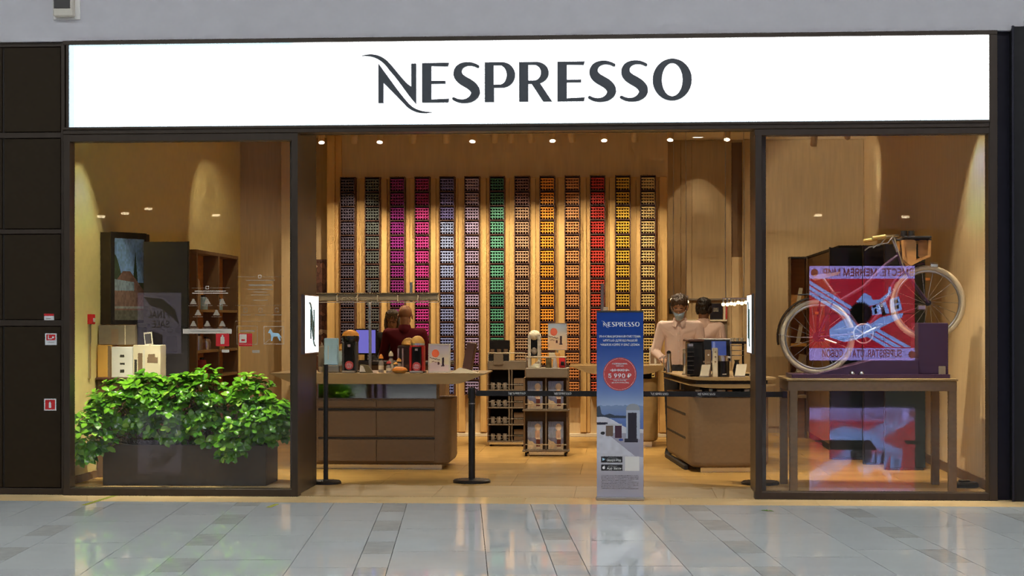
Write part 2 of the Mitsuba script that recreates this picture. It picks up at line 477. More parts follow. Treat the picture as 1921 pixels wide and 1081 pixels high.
def logo_mesh(x, z, width, yfront, depth, g=None):
    k = width / 1795.0
    return prism(affinity.translate(affinity.scale((g or LOGO_ALL), k, k, origin=(60, 0)), x - 60, z), yfront, depth)


sg = thing('fascia_sign', 'long backlit white fascia sign with dark grey lettering above the shop', 'sign')
part(sg, 'light_panel', bx(-4.700, -2.775, -0.04, 0.05, 3.146, 3.846), 'acrylic', emit=lamp((SIGN, SIGN * 1.02, SIGN * 1.03), .08))
part(sg, 'light_panel', bx(-2.774, 3.034, -0.04, 0.05, 3.146, 3.852), 'acrylic', emit=lamp((SIGN, SIGN * 1.02, SIGN * 1.03), .12))
part(sg, 'edge_glow_strip', bx(-4.711, -4.668, -0.044, -0.039, 3.146, 3.852), 'acrylic', emit=lamp((0.42, 0.72, 0.95), .01), label='pale blue edge of the light box')
part(sg, 'edge_glow_strip', bx(-4.668, -2.774, -0.044, -0.039, 3.828, 3.852), 'acrylic', emit=lamp((0.50, 0.80, 0.96), .01), label='pale blue edge of the light box')
part(sg, 'edge_glow_strip', bx(-4.668, 3.03, -0.044, -0.039, 3.146, 3.158), 'acrylic', emit=lamp((0.50, 0.82, 0.95), .01), label='pale blue edge of the light box')
KL = 2.775 / 1795.0
for nm, g in LOGO:
    g2 = affinity.translate(affinity.scale(g, KL, KL, origin=(60, 0)), -2.187 - 60, 3.330)
    part(sg, nm, prism(g2, -0.075, 0.03), 'letter_grey')

for sx, nx, y0, y1, lab in ((-2.765, 1, 0.262, 0.952, 'backlit white logo panel on the left side of the entrance'), (1.15, -1, 0.42, 0.99, 'backlit white logo panel seen edge-on at the right side of the entrance')):
    ps = thing('entrance_sign', lab, 'sign')
    x1 = sx + nx * 0.03
    part(ps, 'case', bx(min(sx, x1), max(sx, x1), y0, y1, 1.20, 1.722), 'steel')
    xf = x1 + nx * 0.001
    qd = [(xf, y0 + .012, 1.21), (xf, y1 - .012, 1.21), (xf, y1 - .012, 1.712), (xf, y0 + .012, 1.712)]
    if nx < 0: qd = qd[::-1]
    part(ps, 'light_face', quad(*qd), 'acrylic', emit=lamp((1.25, 1.35, 1.38), .02))
    g = affinity.scale(unary_union(LOGO_N), (y1 - y0) * 0.5 / 390, 0.40 / 330, origin=(255, 105))
    m_ = prism(affinity.translate(g, -255, -105), 0.0, 0.006)
    v = m_.vertices.copy()
    yc = (y0 + y1) / 2
    m_.vertices = np.stack([xf + nx * (0.001 - v[:, 1] + .006), yc + (v[:, 0] if nx > 0 else -v[:, 0]), 1.46 + v[:, 2]], 1)
    part(ps, 'letter_n', m_, 'letter_green')

# ------------------------------------------------------------------ the shop's room
fl = struct('floor_shop', bx(-5.1, 3.3, 0.0, 8.6, -0.2, -0.010), 'screed')
yv = [(0.0, 1.0)] + [(1.0 + 1.2 * i, 2.2 + 1.2 * i) for i in range(7)]
for r_, (y0, y1) in enumerate(yv):
    off = 0.6 * (r_ % 2)
    x = -6.4 + off
    while x < 3.3:
        xa, xb = max(x, -5.1), min(x + 1.2, 3.3)
        if xb - xa > 0.02 and y0 < 8.6:
            part(fl, 'tile', rb(xa + .001, xb - .001, y0 + .001, min(y1, 8.6) - .001, -0.010, -rng.random() * 0.0004, 0.0006), 'threshold' if r_ == 0 else ('shopfloor' if (r_ + int((x + 7) / 1.2)) % 3 else 'shopfloor_b'))
        x += 1.2
struct('ceiling_shop', bx(-5.1, 3.3, 0.16, 8.6, 3.885, 3.95), 'ceiling_white')
struct('wall_left', bx(-5.15, -5.0, 0.10, 7.9, 0, 3.885), 'wall_side')
struct('wall_right', bx(3.2, 3.35, 0.10, 8.6, 0, 3.885), 'wall_beige')
wb = struct('wall_back', bx(-3.80, 0.592, 7.5, 7.7, 0, 3.885), 'wall_beige')
struct('wall_back_left', bx(-5.1, -3.80, 7.8, 7.95, 0, 3.885), 'wall_taupe')
wa = struct('wall_back_right', bx(0.55, 3.3, 8.42, 8.5, 0, 3.885), 'wall_taupe')
for x0, x1 in ((0.6, 0.79), (0.793, 0.935), (0.938, 1.46), (1.75, 3.19)):
    part(wa, 'panel', rb(x0, x1, 8.40, 8.425, 0.08, 3.88, 0.003), 'wall_taupe')
part(wa, 'recess_strip', bx(1.462, 1.60, 8.418, 8.43, 2.33, 3.85), 'cabinet_brown')
part(wa, 'panel', rb(1.462, 1.60, 8.405, 8.43, 0.08, 2.33, 0.003), 'wall_beige')
part(wa, 'pilaster', rb(1.602, 1.745, 8.30, 8.43, 0.0, 3.88, 0.004), 'wall_taupe')
struct('wall_nib', bx(0.58, 0.594, 7.5, 8.42, 0, 3.885), 'wall_beige')
struct('baseboard_back', rb(-3.80, 0.592, 7.46, 7.5, 0.0, 0.045, 0.004), 'cream')
struct('baseboard_left', bx(-5.0, -4.985, 0.10, 7.8, 0.0, 0.07), 'cabinet_brown')
struct('baseboard_right', bx(3.185, 3.2, 0.10, 8.4, 0.0, 0.09), 'cabinet_brown')

# capsule wall: thirteen racks of fifteen boxes
colx = [-3.505 + i * (0.341 + 3.505) / 12 for i in range(13)]
for i in range(-1, 13):                                                     # the boards between the racks
    a = colx[i] + 0.098 if i >= 0 else -3.79
    b = colx[i + 1] - 0.098 if i < 12 else 0.585
    mid = a + (b - a) * (0.30, 0.62, 0.42, 0.55)[i % 4]
    d1, d2 = ((0.012, 0.045), (0.05, 0.018), (0.02, 0.05), (0.04, 0.012))[i % 4]
    part(wb, 'board', rb(a, mid - .001, 7.5 - d1, 7.5, 0.06, 3.32 if i >= 0 else 3.88, 0.003), 'board')
    part(wb, 'board', rb(mid + .001, b, 7.5 - d2, 7.5, 0.06, 3.32 if i >= 0 else 3.88, 0.003), 'board')
COLS = [('blackish purple', (0.085, 0.070, 0.105), (0.10, 0.085, 0.11)), ('charcoal grey', (0.10, 0.115, 0.11), (0.11, 0.105, 0.11)), ('purple', (0.24, 0.02, 0.19), (0.21, 0.03, 0.15)),
        ('magenta', (0.52, 0.045, 0.24), (0.42, 0.03, 0.25)), ('light blue', (0.30, 0.36, 0.58), (0.17, 0.20, 0.46)), ('lilac', (0.38, 0.30, 0.44), (0.34, 0.27, 0.46)),
        ('green', (0.13, 0.38, 0.26), (0.055, 0.25, 0.16)), ('tan brown', (0.46, 0.29, 0.18), (0.30, 0.18, 0.10)), ('orange', (0.80, 0.33, 0.035), (0.72, 0.26, 0.03)),
        ('copper', (0.60, 0.28, 0.11), (0.50, 0.19, 0.055)), ('red', (0.50, 0.035, 0.025), (0.62, 0.10, 0.04)), ('golden yellow', (0.66, 0.40, 0.045), (0.66, 0.40, 0.06)),
        ('pale yellow', (0.72, 0.54, 0.24), (0.70, 0.50, 0.17))]
ORD = ['topmost'] + ['%s from the top' % s for s in 'second third fourth fifth sixth seventh eighth ninth tenth eleventh twelfth thirteenth fourteenth'.split()] + ['lowest']


def sleeve_grid(w, h, nx, nz):
    """a front of nx by nz raised capsule sleeves with dark round ends between: one faceted sheet"""
    vs, fs = [], []
    mm = []
    for j in range(nz):
        z0, z1 = -h / 2 + j * h / nz, -h / 2 + (j + 1) * h / nz
        mm.append(rb(-w / 2, w / 2, -0.004, 0.10, z0 + h / nz * 0.50, z1 - 0.001, 0.0035))      # the lit lip of each layer
        for i in range(nx):
            x0 = -w / 2 + i * w / nx
            mm.append(bx(x0 + w / nx * 0.65, x0 + w / nx * 1.0, 0.001, 0.10, z0, z0 + h / nz * 0.52))
    return cat_(mm)


PITCH, TOP = (3.328 - 0.545) / 15, 3.328
face = mikit.ply(sleeve_grid(0.168, 0.150, 5, 4), None, False)
for c, (cn, ca, cb) in enumerate(COLS):
    x = colx[c]
    rk = thing('capsule_rack', f'tall narrow wall rack holding the column of {cn} capsule boxes', 'rack')
    part(rk, 'back_panel', bx(x - 0.092, x + 0.092, 7.47, 7.5, 0.54, 3.332), 'rack_brown')
    for s_ in (-1, 1):
        part(rk, 'side_panel', bx(x + s_ * 0.0925 - 0.0045, x + s_ * 0.0925 + 0.0045, 7.345, 7.5, 0.535, 3.335), 'rack_brown')
    sh = mikit.ply(bx(x - 0.088, x + 0.088, 7.35, 7.47, -0.006, 0.006), None, False)
    for r_ in range(16):
        part(rk, 'shelf', sh, 'rack_brown', tw=T().translate([0, 0, TOP - PITCH * r_]))
    for r_ in range(15):
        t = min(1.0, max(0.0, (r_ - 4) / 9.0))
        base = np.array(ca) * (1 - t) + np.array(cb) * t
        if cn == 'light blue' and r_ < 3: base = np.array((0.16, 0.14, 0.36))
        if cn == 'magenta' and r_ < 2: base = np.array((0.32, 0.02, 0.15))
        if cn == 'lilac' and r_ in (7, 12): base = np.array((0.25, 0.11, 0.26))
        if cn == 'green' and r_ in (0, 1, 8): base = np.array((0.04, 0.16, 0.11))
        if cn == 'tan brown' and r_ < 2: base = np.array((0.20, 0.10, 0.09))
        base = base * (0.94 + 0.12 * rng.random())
        key = tuple(np.round(base, 2))
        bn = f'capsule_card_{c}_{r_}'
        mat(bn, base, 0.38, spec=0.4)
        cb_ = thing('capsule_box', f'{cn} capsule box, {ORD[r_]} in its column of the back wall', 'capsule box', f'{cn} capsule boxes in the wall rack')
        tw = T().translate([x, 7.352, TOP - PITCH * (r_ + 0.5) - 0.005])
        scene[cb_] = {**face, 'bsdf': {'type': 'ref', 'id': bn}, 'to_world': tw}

# ------------------------------------------------------------------ lamps under the shop's ceiling
LAMPS = [(-3.605, 0, 'front'), (-3.203, 1, 'wall'), (-2.887, 0, 'front'), (-2.487, 1, 'wall'), (-2.095, 1, 'wall'), (-1.768, 0, 'front'), (-1.506, 1, 'wall'), (-1.320, 1, 'wall'),
         (-1.084, 1, 'wall'), (-0.823, 0, 'front'), (-0.600, 1, 'wall'), (-0.206, 0, 'front'), (0.155, 1, 'wall'), (0.591, 0, 'front'), (1.259, 0, 'side')]
LY = 6.0
one('lamp_track', bx(-4.6, 1.9, LY - 0.018, LY + 0.018, 3.862, 3.884), 'lamp_body', 'slim beige ceiling track that carries the row of spot lamps', 'lamp track')


def spot_lamp(x, y, z, aim, inten, cut, label, group, beam=0.7, tint=WARM, weight=0.25):
    d = np.array(aim, float) - np.array([x, y, z]); d /= np.linalg.norm(d)
    k = thing('spot_lamp', label, 'spot lamp', group)
    c = np.array([x, y, z])
    part(k, 'stem', cy((x, y, 3.865), c + (0, 0, 0.0), 0.012, 8), 'lamp_body')
    part(k, 'cylinder', cy(c - d * 0.12, c + d * 0.12, 0.040, 20), 'lamp_body', 40)
    u = np.cross(d, [0, 0, 1]); u /= np.linalg.norm(u); w = np.cross(u, d)
    a = np.arange(20) * 2 * np.pi / 20
    pts = c + d * 0.1212 + 0.036 * (np.cos(a)[:, None] * u + np.sin(a)[:, None] * w)
    v = np.vstack([pts, [c + d * 0.1213]])
    f = [[20, (i + 1) % 20, i] for i in range(20)]
    m = trimesh.Trimesh(v, f, process=False)
    if m.face_normals[0] @ d < 0: m = trimesh.Trimesh(v, np.array(f)[:, ::-1], process=False)
    part(k, 'lens', m, 'white', emit=lamp(np.array((1.0, 0.86, 0.6)) * 4.0, 0.003))
    o = c + d * 0.14
    scene[f'{k}_beam'] = {'type': 'spot', 'intensity': rgb(np.array(tint) * inten), 'sampling_weight': float(weight), 'cutoff_angle': float(cut), 'beam_width': float(cut * beam),
                          'to_world': T().look_at(origin=o.tolist(), target=(o + d).tolist(), up=[0.1, 0.3, 1])}
    return k


nth, aims = 0, iter([-3.55, -2.95, -2.35, -1.85, -1.30, -0.75, -0.20, 0.35])
for x, w, kind in LAMPS:
    nth += 1
    j = rng.uniform(-0.10, 0.10)
    if kind == 'wall':
        spot_lamp(x, LY, 3.735, (next(aims) + j * .5, 7.45, 1.30 + 0.35 * rng.random()), WASH * (0.85 if -1.6 < x < -1.0 else 1.12 if x < -2 or x > 0 else 1.0), 33, f'beige ceiling spot lamp turned to the capsule wall, {ORDW[nth - 1]} lamp from the left', 'spot lamps turned to the wall', weight=0.8)
    else:
        spot_lamp(x, LY, 3.735, (x + j * 3 + (0.25 if x < -3 else -0.2 if x > .3 else 0), LY - 1.5, 1.0), FRONT, 36, f'beige ceiling spot lamp with a bright lens, {ORDW[nth - 1]} lamp from the left', 'spot lamps turned to the counters', weight=0.3)
k = thing('downlight', 'round recessed downlight in the alcove ceiling at the right', 'downlight')
part(k, 'trim_ring', ring((1.0, 8.0, 3.883), 0.075, 0.008, 'z', 24, 6), 'white', True)
part(k, 'lens', cy((1.0, 8.0, 3.879), (1.0, 8.0, 3.8845), 0.068, 20), 'white', emit=lamp((3, 2.5, 1.7), .003))
scene[f'{k}_beam'] = {'type': 'spot', 'intensity': rgb(np.array(WARM) * 4.5), 'sampling_weight': 0.3, 'cutoff_angle': 32.0, 'beam_width': 20.0, 'to_world': T().look_at(origin=[1.0, 8.0, 3.86], target=[1.02, 8.22, 2.2], up=[0, 1, 0])}
# lamps over the front of the shop, behind the fascia: out of the camera's view but lighting the windows and counters
for x, y, aim, it, cut, lab in ((-4.35, 1.0, (-4.98, 1.25, 1.6), 14, 27, 'ceiling spot lamp over the left window turned to its side wall'), (-3.85, 0.45, (-3.9, 0.95, 0.8), 48, 27, 'ceiling spot lamp over the green plants'),
                           (2.55, 1.0, (3.2, 1.2, 1.1), 17, 40, 'ceiling spot lamp over the bicycle turned to the right wall'), (2.0, 0.50, (2.1, 1.0, 1.5), 24, 34, 'ceiling spot lamp over the bicycle'),
                           (-2.35, 1.75, (-2.35, 2.65, 1.12), 17, 26, 'ceiling spot lamp over the left counter'), (-0.55, 1.5, (0.98, 2.7, 0.85), 24, 21, 'ceiling spot lamp turned to the right counter'), (0.45, 3.0, (0.78, 4.6, 1.25), 15, 26, 'ceiling spot lamp over the masked person'),
                           (-0.95, 2.9, (-0.95, 4.6, 0.65), 24, 24, 'ceiling spot lamp over the free-standing display stand'), (-4.2, 5.0, (-4.7, 6.2, 2.3), 4, 42, 'ceiling spot lamp turned to the niches of the left wall'),
                           (2.35, 6.6, (2.2, 7.4, 2.0), 6, 36, 'ceiling spot lamp turned to the niches at the right'), (2.7, 6.2, (2.85, 8.4, 2.9), 6, 36, 'ceiling spot lamp turned to the upper right back wall'), (-1.2, 4.6, (-1.0, 5.6, 0.0), 9, 40, 'ceiling spot lamp over the middle of the shop floor')):
    spot_lamp(x, y, 3.73, aim, it, cut, lab, None, tint=NEUTRAL if x < -3.5 and y < 2 else WARM, weight=1.2 if it > 40 else 0.4)

# ------------------------------------------------------------------ left counter
def upslab(x0, x1, yf, depth, z, t, lift):
    """a worktop whose right and left ends thin out and curl upwards, front face at yf"""
    n = 10
    top = [(x0, z + 0.0)] + [(x1, z)]
    low = bez((x1, z - 0.012), (x1 - 0.10, z - 0.03), (x1 - 0.16, z - t * 0.9), (x1 - 0.30, z - t)) + bez((x0 + 0.30, z - t), (x0 + 0.16, z - t * 0.9), (x0 + 0.10, z - 0.03), (x0, z - 0.012))
    return prism(Polygon(top + low), yf, depth)


def round_front(x0, x1, y0, y1, z0, z1, r, rbot=0.06, n=7):
    """counter carcass: rounded plan corners and a rounded bottom edge, hull of stacked outlines"""
    pts = []
    for zz, ins in ((z1, 0), (z0 + rbot, 0), (z0 + rbot * 0.4, rbot * 0.25), (z0, rbot)):
        rr = rrect(x0 + ins, x1 - ins, y0 + ins, y1 - ins, max(r - ins, 0.02))
        pts += [(x, y, zz) for x, y in rr.exterior.coords]
    return trimesh.convex.convex_hull(np.array(pts))


c1 = thing('shop_counter', 'taupe drawer counter with rounded ends behind the left side of the entrance', 'counter')
part(c1, 'body', round_front(-3.20, -1.705, 2.60, 3.45, 0.045, 0.705, 0.14), 'counter_taupe', 30)
for x0, x1 in ((-3.035, -2.449), (-2.443, -1.862)):
    for z0, z1 in ((0.625, 0.692), (0.337, 0.587), (0.085, 0.302)):
        part(c1, 'drawer_front', rb(x0, x1, 2.588, 2.612, z0 if z1 > .6 else z0, z1, 0.003), 'counter_taupe')
for z0, z1 in ((0.587, 0.625), (0.302, 0.337)):
    part(c1, 'grip_slot', bx(-3.035, -1.862, 2.594, 2.606, z0 + .006, z1 - .012), 'counter_gap')
part(c1, 'plinth', bx(-3.12, -1.80, 2.68, 3.35, 0.0, 0.046), 'chrome')
part(c1, 'mirror_riser', bx(-3.06, -1.855, 2.72, 2.76, 0.705, 0.862), 'mirror', label='mirror strip between drawers and worktop')
part(c1, 'riser_frame', cat_([bx(-3.08, -3.06, 2.70, 2.78, 0.705, 0.862), bx(-1.855, -1.83, 2.70, 2.78, 0.705, 0.862)]), 'brass' if 'brass' in scene else 'worktop')
part(c1, 'worktop', upslab(-3.49, -1.345, 2.40, 1.05, 0.970, 0.105, 0), 'worktop', label='pale worktop with tapered ends')
part(c1, 'support', bx(-3.0, -1.9, 2.9, 3.3, 0.70, 0.872), 'counter_gap')
ZT = 0.9705


def on_top(y): return y


def coffee_machine(name, label, x, y, z, h, body_m, dome_m, disc=True, group=None):
    """upright capsule machine: tall body with a dark front recess, a domed head, a drip tray and a round red label"""
    k = thing(name, label, 'coffee machine', group)
    w, r = 0.165, 0.078
    part(k, 'body', lathe([(.001, .014), (r, .014), (r, h * .74), (.001, h * .74)], (x, y + .03, z), 28), body_m, 40)
    part(k, 'side_panel', cat_([rb(x + q * .062 - .012, x + q * .062 + .012, y - .062, y + .03, z + .014, z + h * .72, .005) for q in (-1, 1)]), body_m)
    part(k, 'front_recess', rb(x - w * .27, x + w * .27, y - 0.066, y - 0.03, z + h * 0.14, z + h * 0.70, 0.004), 'black_gloss')
    if body_m == 'red_gloss':
        part(k, 'neck', lathe([(.001, 0), (r * .9, 0), (r * .9, h * .06), (.001, h * .06)], (x, y + .03, z + h * .74), 28), 'chrome', 40)
        part(k, 'dome', lathe([(.001, 0)] + [(.072 * math.cos(a), .075 * math.sin(a)) for a in np.linspace(0, 1.56, 9)], (x, y + .02, z + h * .80), 28), dome_m, 40)
    else:
        part(k, 'head', lathe([(.001, -.05), (.066, -.05), (.084, 0), (.088, .035), (.082, .05), (.001, .05)], (x, y + .02, z + h * .74), 28), 'black_gloss', 40)
        part(k, 'dome', lathe([(.001, 0)] + [(.086 * math.cos(a), .062 * math.sin(a)) for a in np.linspace(0, 1.56, 9)], (x, y + .02, z + h * .74 + .05), 28), dome_m, 40)
    part(k, 'spout', cy((x, y - 0.085, z + h * 0.60), (x, y - 0.085, z + h * 0.66), 0.016, 12), 'chrome', 40)
    part(k, 'drip_tray', rb(x - w * .40, x + w * .40, y - 0.12, y - 0.06, z, z + 0.022, 0.004), 'steel')
    part(k, 'base', rb(x - w * .46, x + w * .46, y - 0.06, y + 0.15, z, z + 0.014, 0.003), 'black_plastic')
    if disc:
        lb = part(k, 'round_label', cy((x, y - 0.072, z + h * 0.175), (x, y - 0.066, z + h * 0.175), 0.043, 28), 'red_label')
        part(lb, 'text_line', cat_([bx(x - q, x + q, y - 0.0735, y - 0.0715, z + h * 0.175 + dz - .002, z + h * 0.175 + dz + .002) for q, dz in ((0.018, 0.018), (0.028, 0.006), (0.03, -0.008), (0.02, -0.02))]), 'letter_white', kind='stuff')
    return k


coffee_machine('coffee_machine', 'black coffee machine with copper dome and red round label on the left counter', -2.715, 2.62, ZT, 0.43, 'charcoal', 'amber')
coffee_machine('coffee_machine', 'red coffee machine with pale domes and red round label on the left counter', -2.035, 2.60, ZT, 0.37, 'red_gloss', 'honey')
# water tank of the black machine's neighbour and glass rods beside the red one
k = thing('coffee_machine', 'small cream machine half hidden behind the black coffee machine on the left counter', 'coffee machine')
part(k, 'body', rb(-2.885, -2.80, 2.86, 3.02, ZT, ZT + 0.22, 0.01), 'chrome')
part(k, 'dome', lathe([(.001, 0)] + [(.055 * math.cos(a), .07 * math.sin(a)) for a in np.linspace(0, 1.56, 9)], (-2.838, 2.94, ZT + 0.22), 24), 'honey', True)
k = thing('coffee_machine', 'chrome coffee machine with dome behind the red one on the left counter', 'coffee machine')
part(k, 'body', rb(-2.27, -2.135, 2.86, 3.02, ZT, ZT + 0.27, 0.012), 'dark_glass')
part(k, 'dome', lathe([(.001, 0)] + [(.072 * math.cos(a), .078 * math.sin(a)) for a in np.linspace(0, 1.56, 9)], (-2.165, 2.93, ZT + 0.27), 28), 'honey', True)
part(k, 'tube_rod', cy((-2.26, 2.85, ZT), (-2.26, 2.85, ZT + 0.24), 0.010, 10), 'chrome', True)
part(k, 'tube_rod', cy((-2.215, 2.85, ZT), (-2.215, 2.85, ZT + 0.24), 0.010, 10), 'chrome', True)

k = thing('capsule_carton', 'pale blue upright carton on a grey foot, leftmost on the left counter', 'carton')
part(k, 'carton', rb(-2.985, -2.845, 2.64, 2.72, ZT + 0.075, ZT + 0.345, 0.006), 'pale_blue')
part(k, 'print_line', bx(-2.945, -2.940, 2.638, 2.641, ZT + 0.13, ZT + 0.27), 'sticker_white')
part(k, 'foot', rb(-2.99, -2.82, 2.60, 2.76, ZT, ZT + 0.075, 0.008), 'steel')
k = thing('cup_stand', 'grey cup rack with crown top at the left end of the left counter', 'rack')
part(k, 'panel', rb(-3.075, -3.0, 2.80, 2.86, ZT, ZT + 0.26, 0.006), 'shelf_taupe')
part(k, 'cup', lathe([(0.001, 0), (0.026, 0), (0.034, 0.05), (0.034, 0.055), (0.001, 0.055)], (-3.03, 2.77, ZT)), 'cream', 30)
part(k, 'finial', lathe([(0.001, 0), (0.02, 0), (0.006, 0.03), (0.001, 0.045)], (-3.04, 2.83, ZT + 0.26)), 'shelf_taupe', 30)


def syrup_bottle(x, y, h, cap, label):
    k = thing('syrup_bottle', label, 'bottle', 'small bottles on the left counter')
    r = 0.027
    part(k, 'glass', lathe([(0.001, 0), (r, 0), (r, h * .5), (r * .8, h * .6), (r * .55, h * .68), (r * .55, h * .72), (0.001, h * .72)], (x, y, ZT), 18), 'mug_glass', 40)
    part(k, 'collar', cy((x, y, ZT + h * .68), (x, y, ZT + h * .76), r * .8, 16), 'black_gloss', 40)
    part(k, 'cap', lathe([(0.001, 0), (r * .9, 0), (r * .85, h * .1), (r * .5, h * .2), (0.001, h * .25)], (x, y, ZT + h * .75), 16), cap, 40)
    part(k, 'label_band', cy((x, y, ZT + h * .16), (x, y, ZT + h * .38), r * 1.02, 18), 'cream', 40)


syrup_bottle(-2.415, 2.70, 0.185, 'orange', 'dark bottle with an orange cap, leftmost of the small bottles')
syrup_bottle(-2.325, 2.78, 0.215, 'cream', 'tall bottle with a cream cap in the middle of the small bottles')
syrup_bottle(-2.325, 2.62, 0.12, 'red_label', 'short clear bottle with a red cap in front of the tall bottle')
syrup_bottle(-2.235, 2.72, 0.145, 'honey', 'bottle with a honey coloured cap, rightmost of the small bottles')
syrup_bottle(-2.255, 2.60, 0.11, 'honey', 'shortest bottle with a honey coloured cap near the bread dish')
k = thing('bread_dish', 'orange pastry in a low glass dish beside the red coffee machine', 'dish')
part(k, 'dish', lathe([(0.001, 0), (0.05, 0), (0.085, 0.028), (0.08, 0.028), (0.048, 0.006), (0.001, 0.006)], (-2.195, 2.47, ZT), 24), 'honey', 40)
part(k, 'pastry', ball((-2.195, 2.47, ZT + 0.035), 1, 2, (0.075, 0.05, 0.03)), 'orange', True)
k = thing('price_card', 'small green folded card beside the black coffee machine', 'card')
part(k, 'card', prism([(-2.61, ZT), (-2.47, ZT), (-2.52, ZT + 0.075), (-2.60, ZT + 0.085)], 2.53, 0.03), 'stem')
part(k, 'print', prism([(-2.605, ZT + .01), (-2.545, ZT + .01), (-2.57, ZT + 0.07), (-2.60, ZT + 0.075)], 2.527, 0.003), 'offwhite')
k = thing('napkin', 'white folded napkin at the right end of the left counter', 'napkin')
scene[k] = mikit.ply(trimesh.convex.convex_hull([(-1.70, 2.5, ZT), (-1.42, 2.5, ZT), (-1.70, 2.68, ZT), (-1.42, 2.68, ZT), (-1.60, 2.56, ZT + 0.055), (-1.66, 2.6, ZT + .02), (-1.45, 2.58, ZT + 0.012)]), 'cream', 20)


# flat prints -----------------------------------------------------------------
def poster_fn(u, v, sky0, sky1, sun, ground):
    c = mix(sky1, sky0, smoothstep(0.25, 1.0, v))
    c = dr.select(v < 0.30 + 0.05 * dr.sin(u * 5), mi.Color3f(*ground), c)
    d = dr.sqrt(dr.square((u - 0.30) * 0.78) + dr.square(v - 0.68))
    c = dr.select(d < 0.15, mi.Color3f(*sun), c)
    dark = mi.Color3f(0.035, 0.015, 0.02)
    c = dr.select((dr.abs(u - 0.69) < 0.055) & (v > 0.22) & (v < 0.52), dark, c)
    c = dr.select((dr.abs(u - 0.685) < 0.09) & (v > 0.19) & (v < 0.225), dark, c)
    c = dr.select((dr.abs(u - 0.46) < 0.045) & (v > 0.25) & (v < 0.36), mi.Color3f(0.07, 0.02, 0.02), c)
    c = dr.select((dr.abs(v - 0.50 + (u - 0.1) * 0.16 - 0.012 * dr.sin(u * 40)) < 0.012) & (u < 0.55), mi.Color3f(0.10, 0.05, 0.06), c)
    c = dr.select((dr.abs(v - 0.38 + 0.25 * dr.abs(u - 0.2)) < 0.012) & (u < 0.35) & (u > 0.1), mi.Color3f(0.25, 0.12, 0.10), c)
    return c


mat('print_poster_warm', mikit.proc(lambda p, n, uv: poster_fn(uv.x, uv.y, (0.62, 0.56, 0.66), (0.82, 0.72, 0.50), (0.85, 0.16, 0.05), (0.74, 0.60, 0.58))), 0.5)
mat('print_poster_cool', mikit.proc(lambda p, n, uv: poster_fn(uv.x, uv.y, (0.42, 0.56, 0.74), (0.86, 0.70, 0.46), (0.80, 0.19, 0.11), (0.84, 0.66, 0.45))), 0.5)


def brochure_fn(u, v):
    c = mix((0.26, 0.31, 0.42), (0.16, 0.21, 0.38), smoothstep(0.45, 1.0, v))
    c = dr.select(v < 0.42, mi.Color3f(0.16, 0.17, 0.27), c)
    c = dr.select(v < 0.30 + 0.12 * dr.sin(u * 3.0 + 2.6), mi.Color3f(0.52, 0.42, 0.30), c)
    d = dr.sqrt(dr.square((u - 0.68) / 0.20) + dr.square((v - 0.80) / 0.13))
    c = dr.select(d < 1, mi.Color3f(0.66, 0.56, 0.44), c)
    c = dr.select((dr.abs(u - 0.66) < 0.16) & (v < 0.68) & (v > 0.40), mi.Color3f(0.50, 0.33, 0.24), c)
    c = dr.select((dr.abs(u - 0.70) < 0.13) & (v < 0.36) & (v > 0.10), mi.Color3f(0.10, 0.020, 0.015), c)
    c = dr.select((dr.abs(u - 0.70) < 0.15) & (v < 0.42) & (v > 0.36), mi.Color3f(0.72, 0.62, 0.50), c)
    d2 = dr.sqrt(dr.square((u - 0.25) / 0.20) + dr.square((v - 0.16) / 0.13))
    c = dr.select(d2 < 1, mi.Color3f(0.60, 0.47, 0.30), c)
    return c * (1.1 + 0.4 * noise(u * 14, v * 14, 0.0))


mat('print_brochure', mikit.proc(lambda p, n, uv: brochure_fn(uv.x, uv.y)), 0.4)


def framed_print(name, label, cat, x0, x1, y, z0, z1, fm, pm, tilt=0, border=0.014, t=0.02):
    k = thing(name, label, cat)
    piv = (0, y, z0)
    fr = prism(sbox(x0, z0, x1, z1).difference(sbox(x0 + border, z0 + border, x1 - border, z1 - border)), y, t)
    part(k, 'frame', xtilt(fr, [1, 0, 0], tilt, piv), fm)
    part(k, 'backing', xtilt(bx(x0 + border, x1 - border, y + 0.006, y + t, z0 + border, z1 - border), [1, 0, 0], tilt, piv), 'white')
    q = quad((x0 + border, y + .004, z0 + border), (x1 - border, y + .004, z0 + border), (x1 - border, y + .004, z1 - border), (x0 + border, y + .004, z1 - border))
    part(k, 'print', xtilt(q, [1, 0, 0], tilt, piv), pm, uv=UV4)
    return k


framed_print('framed_poster', 'framed print of a red sun over a dark coffee machine on the left counter', 'poster', -1.930, -1.707, 2.62, ZT, 1.262, 'offwhite', 'print_poster_warm', -6)
k = thing('tablet', 'dark tablet seen from its edge near the right end of the left counter', 'tablet')
part(k, 'slab', xtilt(rb(-1.60, -1.515, 2.70, 2.95, ZT, ZT + 0.30, 0.004), [0, 1, 0], 11, (-1.55, 2.8, ZT + .01)), 'rack_brown')
part(k, 'foot', rb(-1.56, -1.45, 2.72, 2.9, ZT, ZT + 0.008, 0.002), 'black_plastic')

